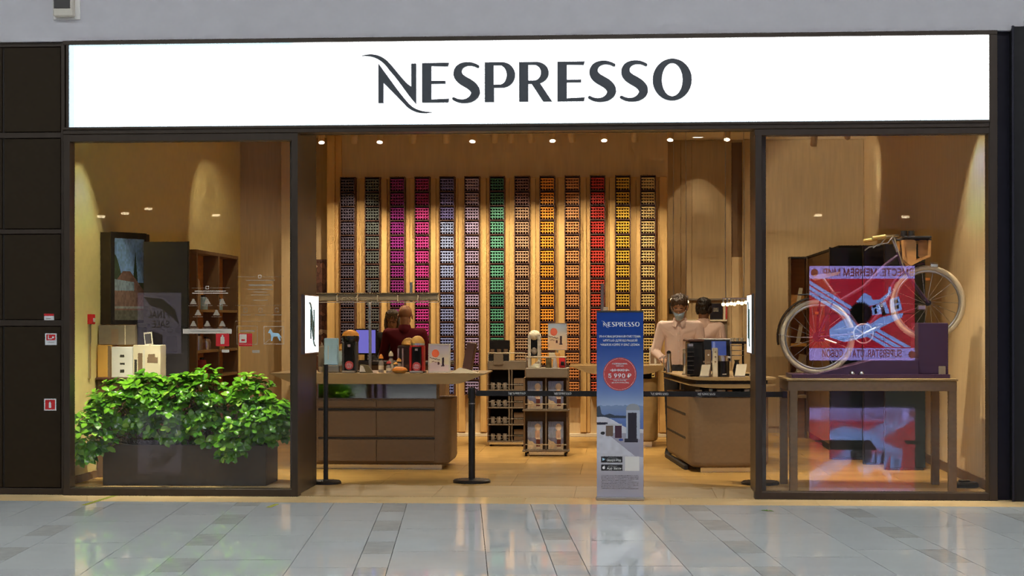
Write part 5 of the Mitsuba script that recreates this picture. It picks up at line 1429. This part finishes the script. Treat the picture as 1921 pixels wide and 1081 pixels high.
mat('print_street', mikit.proc(lambda p, n, uv: tv_fn(uv.x, uv.y)), 0.2)
tv = thing('wall_screen', 'angled picture screen of a street with trees in a dark case at the left wall', 'screen')
a_, b_ = np.array((-4.905, 1.76)), np.array((-4.665, 2.14))
part(tv, 'case', slab([(-4.998, 1.76), tuple(a_), tuple(b_), (-4.665, 2.28), (-4.998, 2.28)], 1.46, 2.345), 'bronze_panel')
d_ = (b_ - a_) / np.linalg.norm(b_ - a_); n_ = np.array((d_[1], -d_[0]))
pp = lambda t, o, z: (*(a_ + (b_ - a_) * t + n_ * o), z)
part(tv, 'bezel', trimesh.convex.convex_hull([pp(t, o, z) for t in (0, 1) for o in (0.0005, .012) for z in (1.455, 2.35)]), 'black_plastic')
part(tv, 'picture', quad(pp(.10, .0135, 1.50), pp(.93, .0135, 1.50), pp(.93, .0135, 2.29), pp(.10, .0135, 2.29)), 'print_street', uv=UV4)
bo = thing('dark_board', 'tall dark grey board beside the angled screen', 'board')
part(bo, 'board', rb(-4.66, -4.222, 2.05, 2.075, 0.953, 2.265, .003), 'panel_dark')
part(bo, 'edge', rb(-4.225, -4.212, 2.045, 2.08, 0.953, 2.267, .002), 'counter_gap')
for x0, x1, z0, z1, m_ in ((-4.43, -4.33, 1.19, 1.34, 'counter_gap'),):
    part(bo, 'socket_plate', rb(x0, x1, 2.043, 2.05, z0, z1, .002), m_)
for q in range(3):
    part(bo, 'round_hole', cy((-4.40 + q * .085, 2.044, 1.40), (-4.40 + q * .085, 2.05, 1.40), .030, 18), 'counter_gap')


def machine_box(label, x0, x1, y0, y1, z0, z1, m_, marks):
    k = thing('machine_box', label, 'box')
    part(k, 'carton', rb(x0, x1, y0, y1, z0, z1, .004), m_)
    for j, (u0, u1, v0, v1, mm) in enumerate(marks):
        part(k, 'print', bx(x0 + (x1 - x0) * u0, x0 + (x1 - x0) * u1, y0 - .0015, y0, z0 + (z1 - z0) * v0, z0 + (z1 - z0) * v1), mm)
    return k


ZB = 0.9525
machine_box('plain white machine carton with three small dark pictures, front of the low cabinet', -4.845, -4.642, 1.60, 1.78, ZB, 1.245, 'white', [(.42, .62, .16, .26, 'charcoal'), (.42, .64, .42, .48, 'charcoal'), (.42, .62, .66, .74, 'charcoal')])
machine_box('cream carton with a machine picture, right of the plain white carton', -4.640, -4.375, 1.62, 1.82, ZB, 1.262, 'cream', [(.05, .14, .05, .55, 'charcoal'), (.18, .34, .10, .75, 'carton_brown'), (.36, .43, .03, .85, 'offwhite'), (.52, .90, .45, .62, 'carton_brown'), (.55, .8, .62, .72, 'carton_brown')])
machine_box('tan carton at the wall, left of the plain white carton', -4.985, -4.850, 1.62, 1.85, ZB, 1.262, 'honey', [(.75, .98, .02, .98, 'carton_brown')])
machine_box('brown grey carton lying on top of the plain white carton', -4.985, -4.63, 1.65, 1.90, 1.2635, 1.452, 'shelf_taupe', [(.35, .55, .05, .8, 'carton_brown'), (.72, .74, .0, 1.0, 'cream')])
k = thing('menu_frame', 'small dark framed menu on top of the cream carton', 'frame')
part(k, 'frame', xtilt(rb(-4.55, -4.47, 1.70, 1.712, 1.2625, 1.385, .002), [0, 1, 0], -6, (-4.5, 1.7, 1.27)), 'offwhite')
part(k, 'print', xtilt(bx(-4.54, -4.48, 1.698, 1.70, 1.275, 1.37), [0, 1, 0], -6, (-4.5, 1.7, 1.27)), 'charcoal')
k = thing('dark_machine', 'black machine silhouette on the cream carton beside the dark board', 'coffee machine')
part(k, 'body', rb(-4.635, -4.56, 1.73, 1.81, 1.2625, 1.43, .005), 'black_plastic')
part(k, 'head', rb(-4.635, -4.53, 1.71, 1.81, 1.43, 1.47, .005), 'black_plastic')
k = thing('fire_alarm', 'red fire alarm box on the lit left side wall', 'alarm')
part(k, 'box', rb(-5.0, -4.955, 1.36, 1.46, 1.46, 1.555, .004), 'sign_red')
part(k, 'button', cy((-4.955, 1.41, 1.50), (-4.945, 1.41, 1.50), .02, 14), 'white')
part(k, 'cable_duct', bx(-5.0, -4.985, 1.38, 1.42, 0.95, 1.46), 'steel')

ns = thing('wall_niches', 'wooden shelf bay with two lit niches on the far left wall', 'shelf')
for i, (y0, y1) in enumerate(((4.75, 5.75), (5.80, 6.75))):
    part(ns, 'upright', rb(-5.0, -4.80, y0 - .05, y0, 0, 2.26, .003), 'cabinet_brown')
    part(ns, 'back', bx(-4.995, -4.985, y0, y1, 0, 2.26), 'basket_wood')
    for z in (0.55, 0.85, 1.15, 1.62):
        part(ns, 'shelf', rb(-4.985, -4.80, y0, y1, z - .03, z, .003), 'worktop')
    part(ns, 'lintel', rb(-5.0, -4.80, y0 - .05, y1 + .05, 2.26, 2.30, .003), 'cabinet_brown')
part(ns, 'upright', rb(-5.0, -4.80, 6.75, 6.80, 0, 2.26, .003), 'cabinet_brown')
for y, z, h, m_, lab in ((5.0, 1.62, .38, 'cream', 'tall cream machine on the top shelf of the lit niche'), (5.35, 1.62, .16, 'pale_blue', 'pale blue carton on the top shelf of the lit niche'), (6.1, 1.62, .14, 'pale_blue', 'small white-blue card box on the top shelf of the second niche'), (5.1, 1.15, .18, 'steel', 'steel jug on the middle shelf of the lit niche'), (5.5, 1.15, .14, 'chrome', 'chrome pot on the middle shelf of the lit niche'), (6.2, 1.15, .16, 'honey', 'honey coloured tin on the middle shelf of the second niche'), (5.3, 0.85, .2, 'red_label', 'red and white bag on the lower shelf of the lit niche')):
    k = thing('niche_item', lab, 'goods')
    part(k, 'body', lathe([(.001, 0), (.055, 0), (.06, h * .6), (.045, h * .9), (.001, h)], (-4.89, y, z), 18), m_, 30)
    part(k, 'cap', cy((-4.89, y, z + h * .93), (-4.89, y, z + h + .012), .028, 14), 'black_plastic', 40)
# art panel and side pillar near the left jamb


def bean_fn(p, n, uv):
    a, b, r = mikit.voronoi(p.x * 16, p.z * 16)
    c = mix((0.030, 0.010, 0.008), (0.14, 0.055, 0.03), r)
    c = dr.select(r > 0.86, mi.Color3f(0.24, 0.17, 0.12), c)
    return c * (0.55 + 0.9 * smoothstep(0.0, 0.12, b - a))


mat('print_beans', mikit.proc(bean_fn), 0.6)
k = thing('coffee_bean_panel', 'tall dark panel with a coffee bean pattern on the back wall near the left jamb', 'panel')
part(k, 'print', bx(-4.27, -3.83, 7.745, 7.76, 0.82, 2.26), 'print_beans')
part(k, 'frame', prism(sbox(-4.30, 0.79, -3.80, 2.29).difference(sbox(-4.27, 0.82, -3.83, 2.26)), 7.735, .06), 'rack_brown')
part(k, 'back', bx(-4.29, -3.81, 7.77, 7.798, 0.80, 2.28), 'rack_brown')
struct('pilaster_back', rb(-4.42, -4.30, 7.62, 7.80, 0, 3.885, .004), 'wall_beige')
k = thing('side_shelf', 'pale double shelf against the back wall left of the capsule wall', 'shelf')
for z in (0.62, 0.30):
    part(k, 'board', rb(-4.28, -3.83, 7.50, 7.79, z, z + .03, .003), 'worktop')
part(k, 'side', bx(-4.295, -4.28, 7.50, 7.79, 0, 0.65), 'worktop'); part(k, 'side', bx(-3.83, -3.815, 7.50, 7.79, 0, 0.65), 'worktop')

# ------------------------------------------------------------------ plants in their planter
pt = thing('planter', 'long dark brown box planter in the left window', 'planter_brown')
part(pt, 'wall', rb(-4.70, -3.20, 0.86, 0.885, 0.0, 0.37, .004), 'planter_brown')
part(pt, 'wall', rb(-4.70, -3.20, 1.36, 1.385, 0.0, 0.37, .004), 'planter_brown')
part(pt, 'wall', rb(-4.70, -4.675, 0.885, 1.36, 0.0, 0.37, .004), 'planter_brown')
part(pt, 'wall', rb(-3.225, -3.20, 0.885, 1.36, 0.0, 0.37, .004), 'planter_brown')
part(pt, 'soil', bx(-4.675, -3.225, 0.885, 1.36, 0.02, 0.325), 'soil')


def leaf_mesh(L, W, fold, curl):
    n = 4
    v, f = [], []
    for i in range(n + 1):
        t = i / n
        w = W * math.sin(math.pi * min(1, t ** 1.25 * .93 + .04)) ** .8
        z = -curl * t * t * L
        v += [(t * L, -w, z + fold * w), (t * L, 0, z), (t * L, w, z + fold * w)]
    for i in range(n):
        for j in range(2):
            p, q = i * 3 + j, (i + 1) * 3 + j
            f += [[p, q, q + 1], [p, q + 1, p + 1]]
    return trimesh.Trimesh(v, f, process=False)


LEAVES = [leaf_mesh(.074, .026, .25, .25), leaf_mesh(.062, .024, .35, .45), leaf_mesh(.082, .030, .15, .35)]
LEAF_PLY = [mikit.ply(m_, None, True) for m_ in LEAVES]


def shrub(label, blobs, root, n_tips, seed):
    r_ = np.random.default_rng(seed)
    k = thing('leafy_shrub', label, 'plant')
    tips = []
    wts = np.array([b[2][0] * b[2][2] for b in blobs]); wts /= wts.sum()
    while len(tips) < n_tips:
        c, s_ = blobs[r_.choice(len(blobs), p=wts)][1:3]
        d = r_.normal(size=3); d /= np.linalg.norm(d)
        rad = r_.uniform(.45, 1.0) ** .6
        p = np.array(c) + d * np.array(s_) * rad
        if p[1] < 0.46 or p[0] < -4.875 or p[2] < .16: continue
        if p[2] < .39 and p[1] > .84: continue
        tips.append((p, d))
    stems, allv = [], []
    for p, d in tips:
        base = np.array(root) + (r_.uniform(-.22, .22), r_.uniform(-.12, .12), 0)
        if r_.random() < .35:
            mid = (base + p) / 2 + (0, 0, .10)
            stems.append(tube([base, mid, p], [.006, .0045, .003], 5))
        axis = d * .6 + np.array((0, -.25, .75)); axis /= np.linalg.norm(axis)
        u = np.cross(axis, (0.3, .8, .1)); u /= np.linalg.norm(u); w = np.cross(axis, u)
        nl = r_.integers(5, 8)
        ph = r_.uniform(0, 6.28)
        for i in range(nl):
            a = ph + i * 2.4
            el = r_.uniform(.15, .75)
            x = (u * math.cos(a) + w * math.sin(a)) * math.cos(el) + axis * math.sin(el)
            y = np.cross(axis, x); y /= np.linalg.norm(y); z = np.cross(x, y)
            sc = r_.uniform(.75, 1.15)
            M = np.eye(4); M[:3, 0], M[:3, 1], M[:3, 2], M[:3, 3] = x * sc, y * sc, z * sc, p + x * .006 - axis * .02 * (i / nl)
            allv.append((M, r_.integers(0, 3), r_.choice(4, p=(.40, .30, .20, .10)), p[1] - .25 * p[2] + r_.uniform(0, .05)))
    allv.sort(key=lambda t: t[3])
    for M, li, ci, _ in allv[:300]:
        part(k, 'leaf', LEAF_PLY[li], f'leaf_{ci}', tw=T(M.tolist()))
    for ci in range(4):
        rest_ = [trimesh.Trimesh(trimesh.transform_points(LEAVES[li].vertices, M), LEAVES[li].faces, process=False) for M, li, c_, _ in allv[300:] if c_ == ci]
        if rest_: part(k, 'foliage', cat_(rest_), f'leaf_{ci}', True, kind='stuff')
    part(k, 'stems', cat_(stems), 'stem', True, kind='stuff')


shrub('leafy green shrub at the left end of the planter, spilling over to the wall', [(0, (-4.55, .98, .72), (.34, .26, .26)), (0, (-4.80, .84, .50), (.22, .26, .26)), (0, (-4.30, 1.0, .80), (.20, .24, .24)), (0, (-4.86, .78, .33), (.13, .18, .12))], (-4.45, 1.1, .32), 290, 1)
shrub('leafy green shrub in the middle of the planter', [(0, (-3.98, 1.0, .76), (.24, .26, .29)), (0, (-3.80, .98, .80), (.22, .24, .28)), (0, (-4.12, .92, .58), (.24, .2, .22)), (0, (-3.75, .95, .56), (.22, .2, .2))], (-3.95, 1.12, .32), 250, 2)
shrub('leafy green shrub at the right end of the planter', [(0, (-3.37, .98, .76), (.23, .26, .27)), (0, (-3.22, .92, .58), (.24, .24, .24)), (0, (-3.48, .86, .42), (.18, .18, .22)), (0, (-3.10, .98, .56), (.12, .2, .24))], (-3.40, 1.12, .32), 260, 3)

# ------------------------------------------------------------------ signs on walls and stickers on the glass
def facade_sign(label, x0, x1, z0, z1, kind):
    k = thing('fire_sign', label, 'sign')
    y = 0.012 if kind != 'box' else -.02
    part(k, 'plate', rb(x0, x1, 0.006, 0.0125, z0, z1, .001), 'letter_white')
    w, h = x1 - x0, z1 - z0
    if kind == 'extinguisher':
        part(k, 'red_field', bx(x0 + .1 * w, x1 - .1 * w, .0045, .006, z0 + .1 * h, z1 - .1 * h), 'sign_red')
        ex = unary_union([rrect(x0 + .40 * w, x0 + .60 * w, z0 + .22 * h, z0 + .66 * h, .004), sbox(x0 + .45 * w, z0 + .64 * h, x0 + .55 * w, z0 + .76 * h)])
        part(k, 'extinguisher_mark', prism(ex, .003, .0015), 'letter_white')
    elif kind == 'call':
        part(k, 'red_field', bx(x0 + .12 * w, x1 - .12 * w, .0045, .006, z0 + .42 * h, z1 - .10 * h), 'sign_red')
        hm = unary_union([sbox(x0 + .25 * w, z0 + .50 * h, x0 + .32 * w, z0 + .86 * h), sbox(x0 + .32 * w, z0 + .50 * h, x0 + .62 * w, z0 + .58 * h), Point(x0 + .70 * w, z0 + .66 * h).buffer(.09 * w)])
        part(k, 'handset_mark', prism(hm, .003, .0015), 'letter_white')
        part(k, 'text_line', bx(x0 + .2 * w, x1 - .2 * w, .0045, .006, z0 + .22 * h, z0 + .27 * h), 'steel')
    else:
        part(k, 'red_band', bx(x0, x1, .0035, .006, z1 - .22 * h, z1), 'sign_red')
        part(k, 'text_line', bx(x0 + .2 * w, x1 - .3 * w, .0045, .006, z0 + .45 * h, z0 + .55 * h), 'steel')
    return k


facade_sign('small red and white call point plate, top of the three signs on the brown wall', -4.948, -4.862, 1.468, 1.555, 'top')
facade_sign('red and white fire telephone sign, middle of the three signs on the brown wall', -4.940, -4.838, 1.285, 1.386, 'call')
facade_sign('red fire extinguisher sign with white border, lowest of the three on the brown wall', -4.949, -4.843, 0.722, 0.825, 'extinguisher')
GY = 0.0185


def glass_line(x0, x1, z0, z1, d=.0012):
    return bx(x0, x1, GY - d, GY, z0, z1)


def outline(x0, x1, z0, z1, t=.004):
    return prism(sbox(x0, z0, x1, z1).difference(sbox(x0 + t, z0 + t, x1 - t, z1 - t)), GY - .0012, .0012)


k = thing('window_sticker', 'red fire extinguisher sticker on the left window', 'sticker')
part(k, 'red_field', glass_line(-3.456, -3.340, 1.275, 1.388), 'sign_red')
part(k, 'extinguisher_mark', prism(unary_union([rrect(-3.415, -3.381, 1.295, 1.355, .006), sbox(-3.405, 1.355, -3.391, 1.372)]), GY - .0024, .0012), 'sticker_white')
k = thing('window_sticker', 'red and white camera notice sticker in a thin frame on the left window', 'sticker')
part(k, 'red_field', glass_line(-3.258, -3.142, 1.275, 1.385), 'sign_red')
part(k, 'white_field', prism(sbox(-3.252, 1.305, -3.19, 1.378).difference(sbox(-3.235, 1.32, -3.205, 1.335)), GY - .0024, .0012), 'sticker_white')
part(k, 'frame_line', outline(-3.275, -3.095, 1.29, 1.45), 'sticker_pale')
part(k, 'text_line', glass_line(-3.25, -3.12, 1.40, 1.412), 'sticker_pale')
k = thing('window_sticker', 'white dog silhouette in a thin square frame on the left window', 'sticker')
part(k, 'frame_line', outline(-3.042, -2.866, 1.292, 1.446), 'sticker_white')
dog = unary_union([Polygon([(-3.005, 1.39), (-2.985, 1.425), (-2.975, 1.41), (-2.965, 1.39), (-2.915, 1.385), (-2.905, 1.37), (-2.905, 1.35), (-2.895, 1.325), (-2.905, 1.322), (-2.918, 1.345), (-2.925, 1.36), (-2.955, 1.358), (-2.965, 1.345), (-2.968, 1.32), (-2.98, 1.32), (-2.978, 1.36), (-2.985, 1.385)]), Polygon([(-2.91, 1.38), (-2.888, 1.35), (-2.892, 1.345), (-2.912, 1.37)])])
part(k, 'dog_mark', prism(dog.buffer(.001), GY - .0012, .0012), 'pale_blue')
part(k, 'bar_line', prism(LineString([(-3.035, 1.298), (-2.99, 1.335)]).buffer(.0015).union(LineString([(-2.91, 1.40), (-2.872, 1.438)]).buffer(.0015)), GY - .0012, .0012), 'sticker_white')
k = thing('window_sticker', 'long white strip with small print on the left window', 'sticker')
part(k, 'strip', glass_line(-3.742, -3.318, 1.383, 1.424), 'sticker_white')
part(k, 'text_line', glass_line(-3.68, -3.38, 1.401, 1.406, .002), 'steel')
k = thing('window_sticker', 'opening hours in thin white lettering at the upper right of the left window', 'sticker')
em = part(k, 'emblem', outline(-3.09, -3.062, 1.855, 1.885, .005), 'sticker_white')
part(k, 'rule_line', glass_line(-3.27, -3.095, 1.868, 1.8705), 'sticker_pale'); part(k, 'rule_line', glass_line(-3.057, -2.865, 1.868, 1.8705), 'sticker_pale')
for z, w, x in ((1.835, .25, -3.07), (1.79, .20, -3.07), (1.758, .22, -3.07), (1.735, .12, -3.07), (1.71, .16, -3.07), (1.665, .13, -3.07)):
    part(k, 'text_line', glass_line(x - w / 2, x + w / 2, z, z + (.013 if z == 1.79 else .0055)), 'sticker_pale')
for z in (1.623, 1.487):
    part(k, 'rule_line', glass_line(-3.29, -2.865, z, z + .0025), 'sticker_pale')
for x in (-3.20, -3.07, -2.93):
    part(k, 'icon_mark', outline(x - .016, x + .016, 1.565, 1.603, .0035), 'sticker_pale')
    part(k, 'text_line', glass_line(x - .045, x + .045, 1.54, 1.545), 'sticker_pale')
k = thing('window_sticker', 'recycling instructions in thin white lettering, middle of the left window', 'sticker')
part(k, 'emblem', outline(-3.545, -3.515, 1.762, 1.79, .005), 'sticker_white')
part(k, 'rule_line', glass_line(-3.665, -3.55, 1.773, 1.7755), 'sticker_pale'); part(k, 'rule_line', glass_line(-3.51, -3.335, 1.773, 1.7755), 'sticker_pale')
for z, x0, x1 in ((1.742, -3.64, -3.37), (1.725, -3.66, -3.35)):
    part(k, 'text_line', glass_line(x0, x1, z, z + .008), 'sticker_white')
for z, xs in ((1.635, (-3.65, -3.53, -3.40)), (1.54, (-3.61, -3.45)), (1.445, (-3.65, -3.53, -3.40))):
    for x in xs:
        part(k, 'pictogram', prism(unary_union([Polygon([(x - .03, z), (x + .03, z), (x + .015, z + .03), (x - .015, z + .03)]), Point(x, z + .035).buffer(.012)]), GY - .0012, .0012), 'sticker_pale')
        part(k, 'text_line', glass_line(x - .045, x + .045, z - .015, z - .0115), 'sticker_pale')
for x0, z0, lab in ((-3.405, 1.222, 'tiny bright white tag below the red extinguisher sticker'), (-3.142, 1.218, 'tiny faded white tag below the camera notice sticker')):
    k = thing('window_sticker', lab, 'sticker')
    scene[k] = mikit.ply(glass_line(x0, x0 + .065, z0, z0 + .025), 'sticker_white' if x0 < -3.3 else 'sticker_pale')
for a, b, lab in (((-4.345, -0.80), (-4.315, -0.03), 'worn yellow-green tape strip on the floor near the left panels'), ((-2.815, -0.88), (-2.80, -0.62), 'short yellow-green tape strip on the floor before the left jamb')):
    k = thing('floor_tape', lab, 'tape')
    scene[k] = mikit.ply(slab(LineString([a, b]).buffer(.022, cap_style=2), 0.0006, 0.0016), 'tape_yellow')
k = thing('fallen_leaf', 'small fallen green leaf on the tiles before the right window', 'leaf')
lm = leaf_mesh(.07, .02, .2, .1); lm = cat_([lm, xform(lm, 2.2, (.02, .01, 0))]); lm.apply_translation((1.12, -.93, .006))
scene[k] = mikit.ply(lm, 'leaf_0', True)

# ------------------------------------------------------------------ across the mall: an advertising screen and shop lamps that the glass mirrors
OY = -25.6
ad = thing('advertising_screen', 'large red advertising screen in the shop window across the mall', 'screen')
SX0, SX1, SZ0, SZ1 = 4.15, 6.62, 0.55, 2.78


def back_quad(x0, x1, z0, z1, y):
    return quad((x1, y, z0), (x0, y, z0), (x0, y, z1), (x1, y, z1))


def back_prism(poly, y, d=.004):
    m_ = prism(poly, 0, d)
    m_.vertices = m_.vertices * (1, -1, 1) + (0, y, 0)
    m_.invert()
    return m_


LIL, RED, BLU = (2.3, 1.9, 5.2), (2.6, 0.08, 0.20), (1.5, 2.4, 5.6)
SX0, SX1, SZ0, SZ1 = 4.36, 6.78, 0.55, 2.74


def scr(pts):
    """points of the picture as the glass mirrors it (design units, y down) -> polygon in (x, z)"""
    return Polygon([(SX0 + (x - 90) / 1022 * (SX1 - SX0), SZ1 - (y - 110) / 900 * (SZ1 - SZ0)) for x, y in pts])


def emit_poly(parent, name, poly, y, rad, w=.15, **kw):
    m_ = cat_([back_prism(p, y, .003) for p in polys(poly)])
    return part(parent, name, m_, 'black_plastic', emit=lamp(rad, w), **kw)


part(ad, 'case', bx(SX0 - .05, SX1 + .05, OY - .12, OY - .004, SZ0 - .05, SZ1 + .05), 'black_plastic')
mid_x, mid_z = SX0 + 515 / 1022 * (SX1 - SX0), SZ1 - 455 / 900 * (SZ1 - SZ0)
for x0, x1 in ((SX0, mid_x - .008), (mid_x + .008, SX1)):
    for z0, z1 in ((SZ0, mid_z - .008), (mid_z + .008, SZ1)):
        part(ad, 'screen_tile', back_quad(x0, x1, z0, z1, OY), 'black_plastic', emit=lamp(RED, .02))
seam = unary_union([sbox(mid_x - .008, SZ0, mid_x + .008, SZ1)])
for y0, y1 in ((110, 232), (893, 1010)):
    emit_poly(ad, 'lilac_band', scr([(90, y0), (1112, y0), (1112, y1), (90, y1)]).difference(seam), OY + .003, LIL, .03)
clipr = scr([(90, 240), (1112, 240), (1112, 885), (90, 885)])
for off, t in ((0, 38), (52, 40), (104, 36)):
    s_ = scr([(60, 225 + off), (520, 506 + off), (520, 506 + off + t), (60, 225 + off + t)]).intersection(clipr)
    emit_poly(ad, 'stripe', s_.difference(seam), OY + .003, BLU, .006)
    s_ = scr([(640, 640 + off), (1130, 912 + off), (1130, 912 + off + t), (640, 640 + off + t)]).intersection(clipr)
    if not s_.is_empty: emit_poly(ad, 'stripe', s_.difference(seam), OY + .003, BLU, .006)
shoe = [scr([(545, 450), (625, 365), (690, 400), (705, 435), (770, 430), (850, 370), (862, 305), (884, 310), (884, 370), (800, 450), (760, 470), (690, 490), (600, 500)]),
        scr([(285, 715), (400, 630), (480, 590), (560, 680), (690, 660), (780, 600), (900, 575), (1000, 560), (990, 600), (800, 690), (640, 790), (430, 835), (290, 790)]),
        scr([(870, 430), (960, 400), (990, 530), (880, 560)]), scr([(690, 500), (830, 450), (870, 560), (700, 580)])]
emit_poly(ad, 'blue_figure', unary_union(shoe).difference(seam), OY + .006, BLU, .02)
gear = unary_union([Point(*scr([(590, 560), (591, 560), (591, 561)]).exterior.coords[0]).buffer(.235, 16)] + [affinity.rotate(affinity.translate(sbox(.22, -.018, .262, .018), *scr([(590, 560), (591, 560), (591, 561)]).exterior.coords[0]), a, origin=scr([(590, 560), (591, 560), (591, 561)]).exterior.coords[0]) for a in range(0, 360, 12)])
part(ad, 'dark_disc', back_prism(gear, OY + .010, .003), 'counter_gap')
part(ad, 'dark_bars', cat_([back_prism(scr(p), OY + .010, .003) for p in ([(700, 490), (735, 478), (740, 500), (705, 515)], [(720, 520), (740, 515), (750, 565), (725, 570)], [(770, 475), (800, 465), (835, 580), (800, 585)], [(905, 440), (945, 425), (955, 460), (915, 470)], [(915, 490), (955, 480), (960, 515), (920, 525)])]), 'counter_gap', kind='stuff')
for (s1, y0, x0, x1) in (('ВМЕСТЕ. МЕНЯЕМ МИР', 205, 225, 1100), ('SUPERSTAR. СТАТЬ СОБОЙ', 978, 215, 985)):
    m_ = meshkit.text_mesh(s1, .17, .003, True)
    b_ = m_.bounds; m_.apply_translation((-b_[0, 0], 0, 0))
    k_ = (x1 - x0) / 1022 * (SX1 - SX0) / (b_[1, 0] - b_[0, 0])
    v = m_.vertices
    xr = SX0 + (x1 - 90) / 1022 * (SX1 - SX0); zr = SZ1 - (y0 - 110) / 900 * (SZ1 - SZ0)
    m_.vertices = np.stack([xr - v[:, 0] * k_, OY + .0035 + v[:, 2], zr + v[:, 1]], 1)
    part(ad, 'text_line', m_, 'black_plastic', emit=lamp((1.1, .25, .20), .005))
for x, y in ((140, 172), (1085, 955)):
    c_ = scr([(x, y), (x + 1, y), (x + 1, y + 1)]).exterior.coords[0]
    part(ad, 'round_mark', back_prism(Point(c_).buffer(.085, 12), OY + .0035, .003), 'black_plastic', emit=lamp((1.1, .25, .2), .003))
po = thing('sale_poster', 'pale backlit sale poster in a shop window across the mall', 'poster')
part(po, 'board', bx(-11.55, -10.40, OY - .05, OY - .004, 0.10, 3.25), 'black_plastic')
part(po, 'face', back_quad(-11.5, -10.45, 0.70, 2.15, OY), 'black_plastic', emit=lamp((.42, .36, .48), .02))
for s1, z in (('FINAL', 1.55), ('SALE', 1.32)):
    m_ = meshkit.text_mesh(s1, .16, .003, True); v = m_.vertices
    m_.vertices = np.stack([-10.72 - v[:, 0] * .8, OY + .001 + v[:, 2], z + v[:, 1]], 1)
    part(po, 'text_line', m_, 'counter_gap')
part(po, 'dark_figure', cat_([back_prism(Polygon(p), OY + .004, .003) for p in ([(-11.35, 2.05), (-10.9, 2.0), (-10.6, 1.75), (-10.5, 1.4), (-10.65, 1.55), (-10.9, 1.75), (-11.2, 1.85)], [(-11.2, 1.25), (-10.9, 1.15), (-10.9, .80), (-11.2, .80)])]), 'panel_dark', kind='stuff')
for x, z, lab in ((4.505, 3.915, 'left of the two mirrored in the right window'), (6.486, 3.87, 'right of the two mirrored in the right window'), (-11.10, 4.141, 'highest of those mirrored in the left window'), (-11.454, 3.99, 'second highest of those mirrored in the left window'),
                  (-11.80, 3.877, 'lowest left of those mirrored in the left window'), (-9.485, 3.982, 'rightmost of those mirrored in the left window')):
    k = thing('pendant_lamp', f'flat round pendant lamp across the mall, {lab}', 'lamp', 'pendant lamps mirrored in the windows')
    part(k, 'shade', lathe([(.001, 0), (.30, 0), (.30, .02), (.10, .07), (.001, .08)], (x, OY + .5 + .7 * (x < -11.3) + .7 * (x < -11.6), z), 28), 'lamp_body', 30)
    part(k, 'bulb', lathe([(.001, -.05), (.09, -.05), (.09, -.002), (.001, -.002)], (x, OY + .5 + .7 * (x < -11.3) + .7 * (x < -11.6), z), 18), 'white', emit=lamp((8, 6.6, 4.2), .01))
    part(k, 'cord', cy((x, OY + .5 + .7 * (x < -11.3) + .7 * (x < -11.6), z + .08), (x, OY + .5 + .7 * (x < -11.3) + .7 * (x < -11.6), 5.99), .008, 6), 'black_plastic')
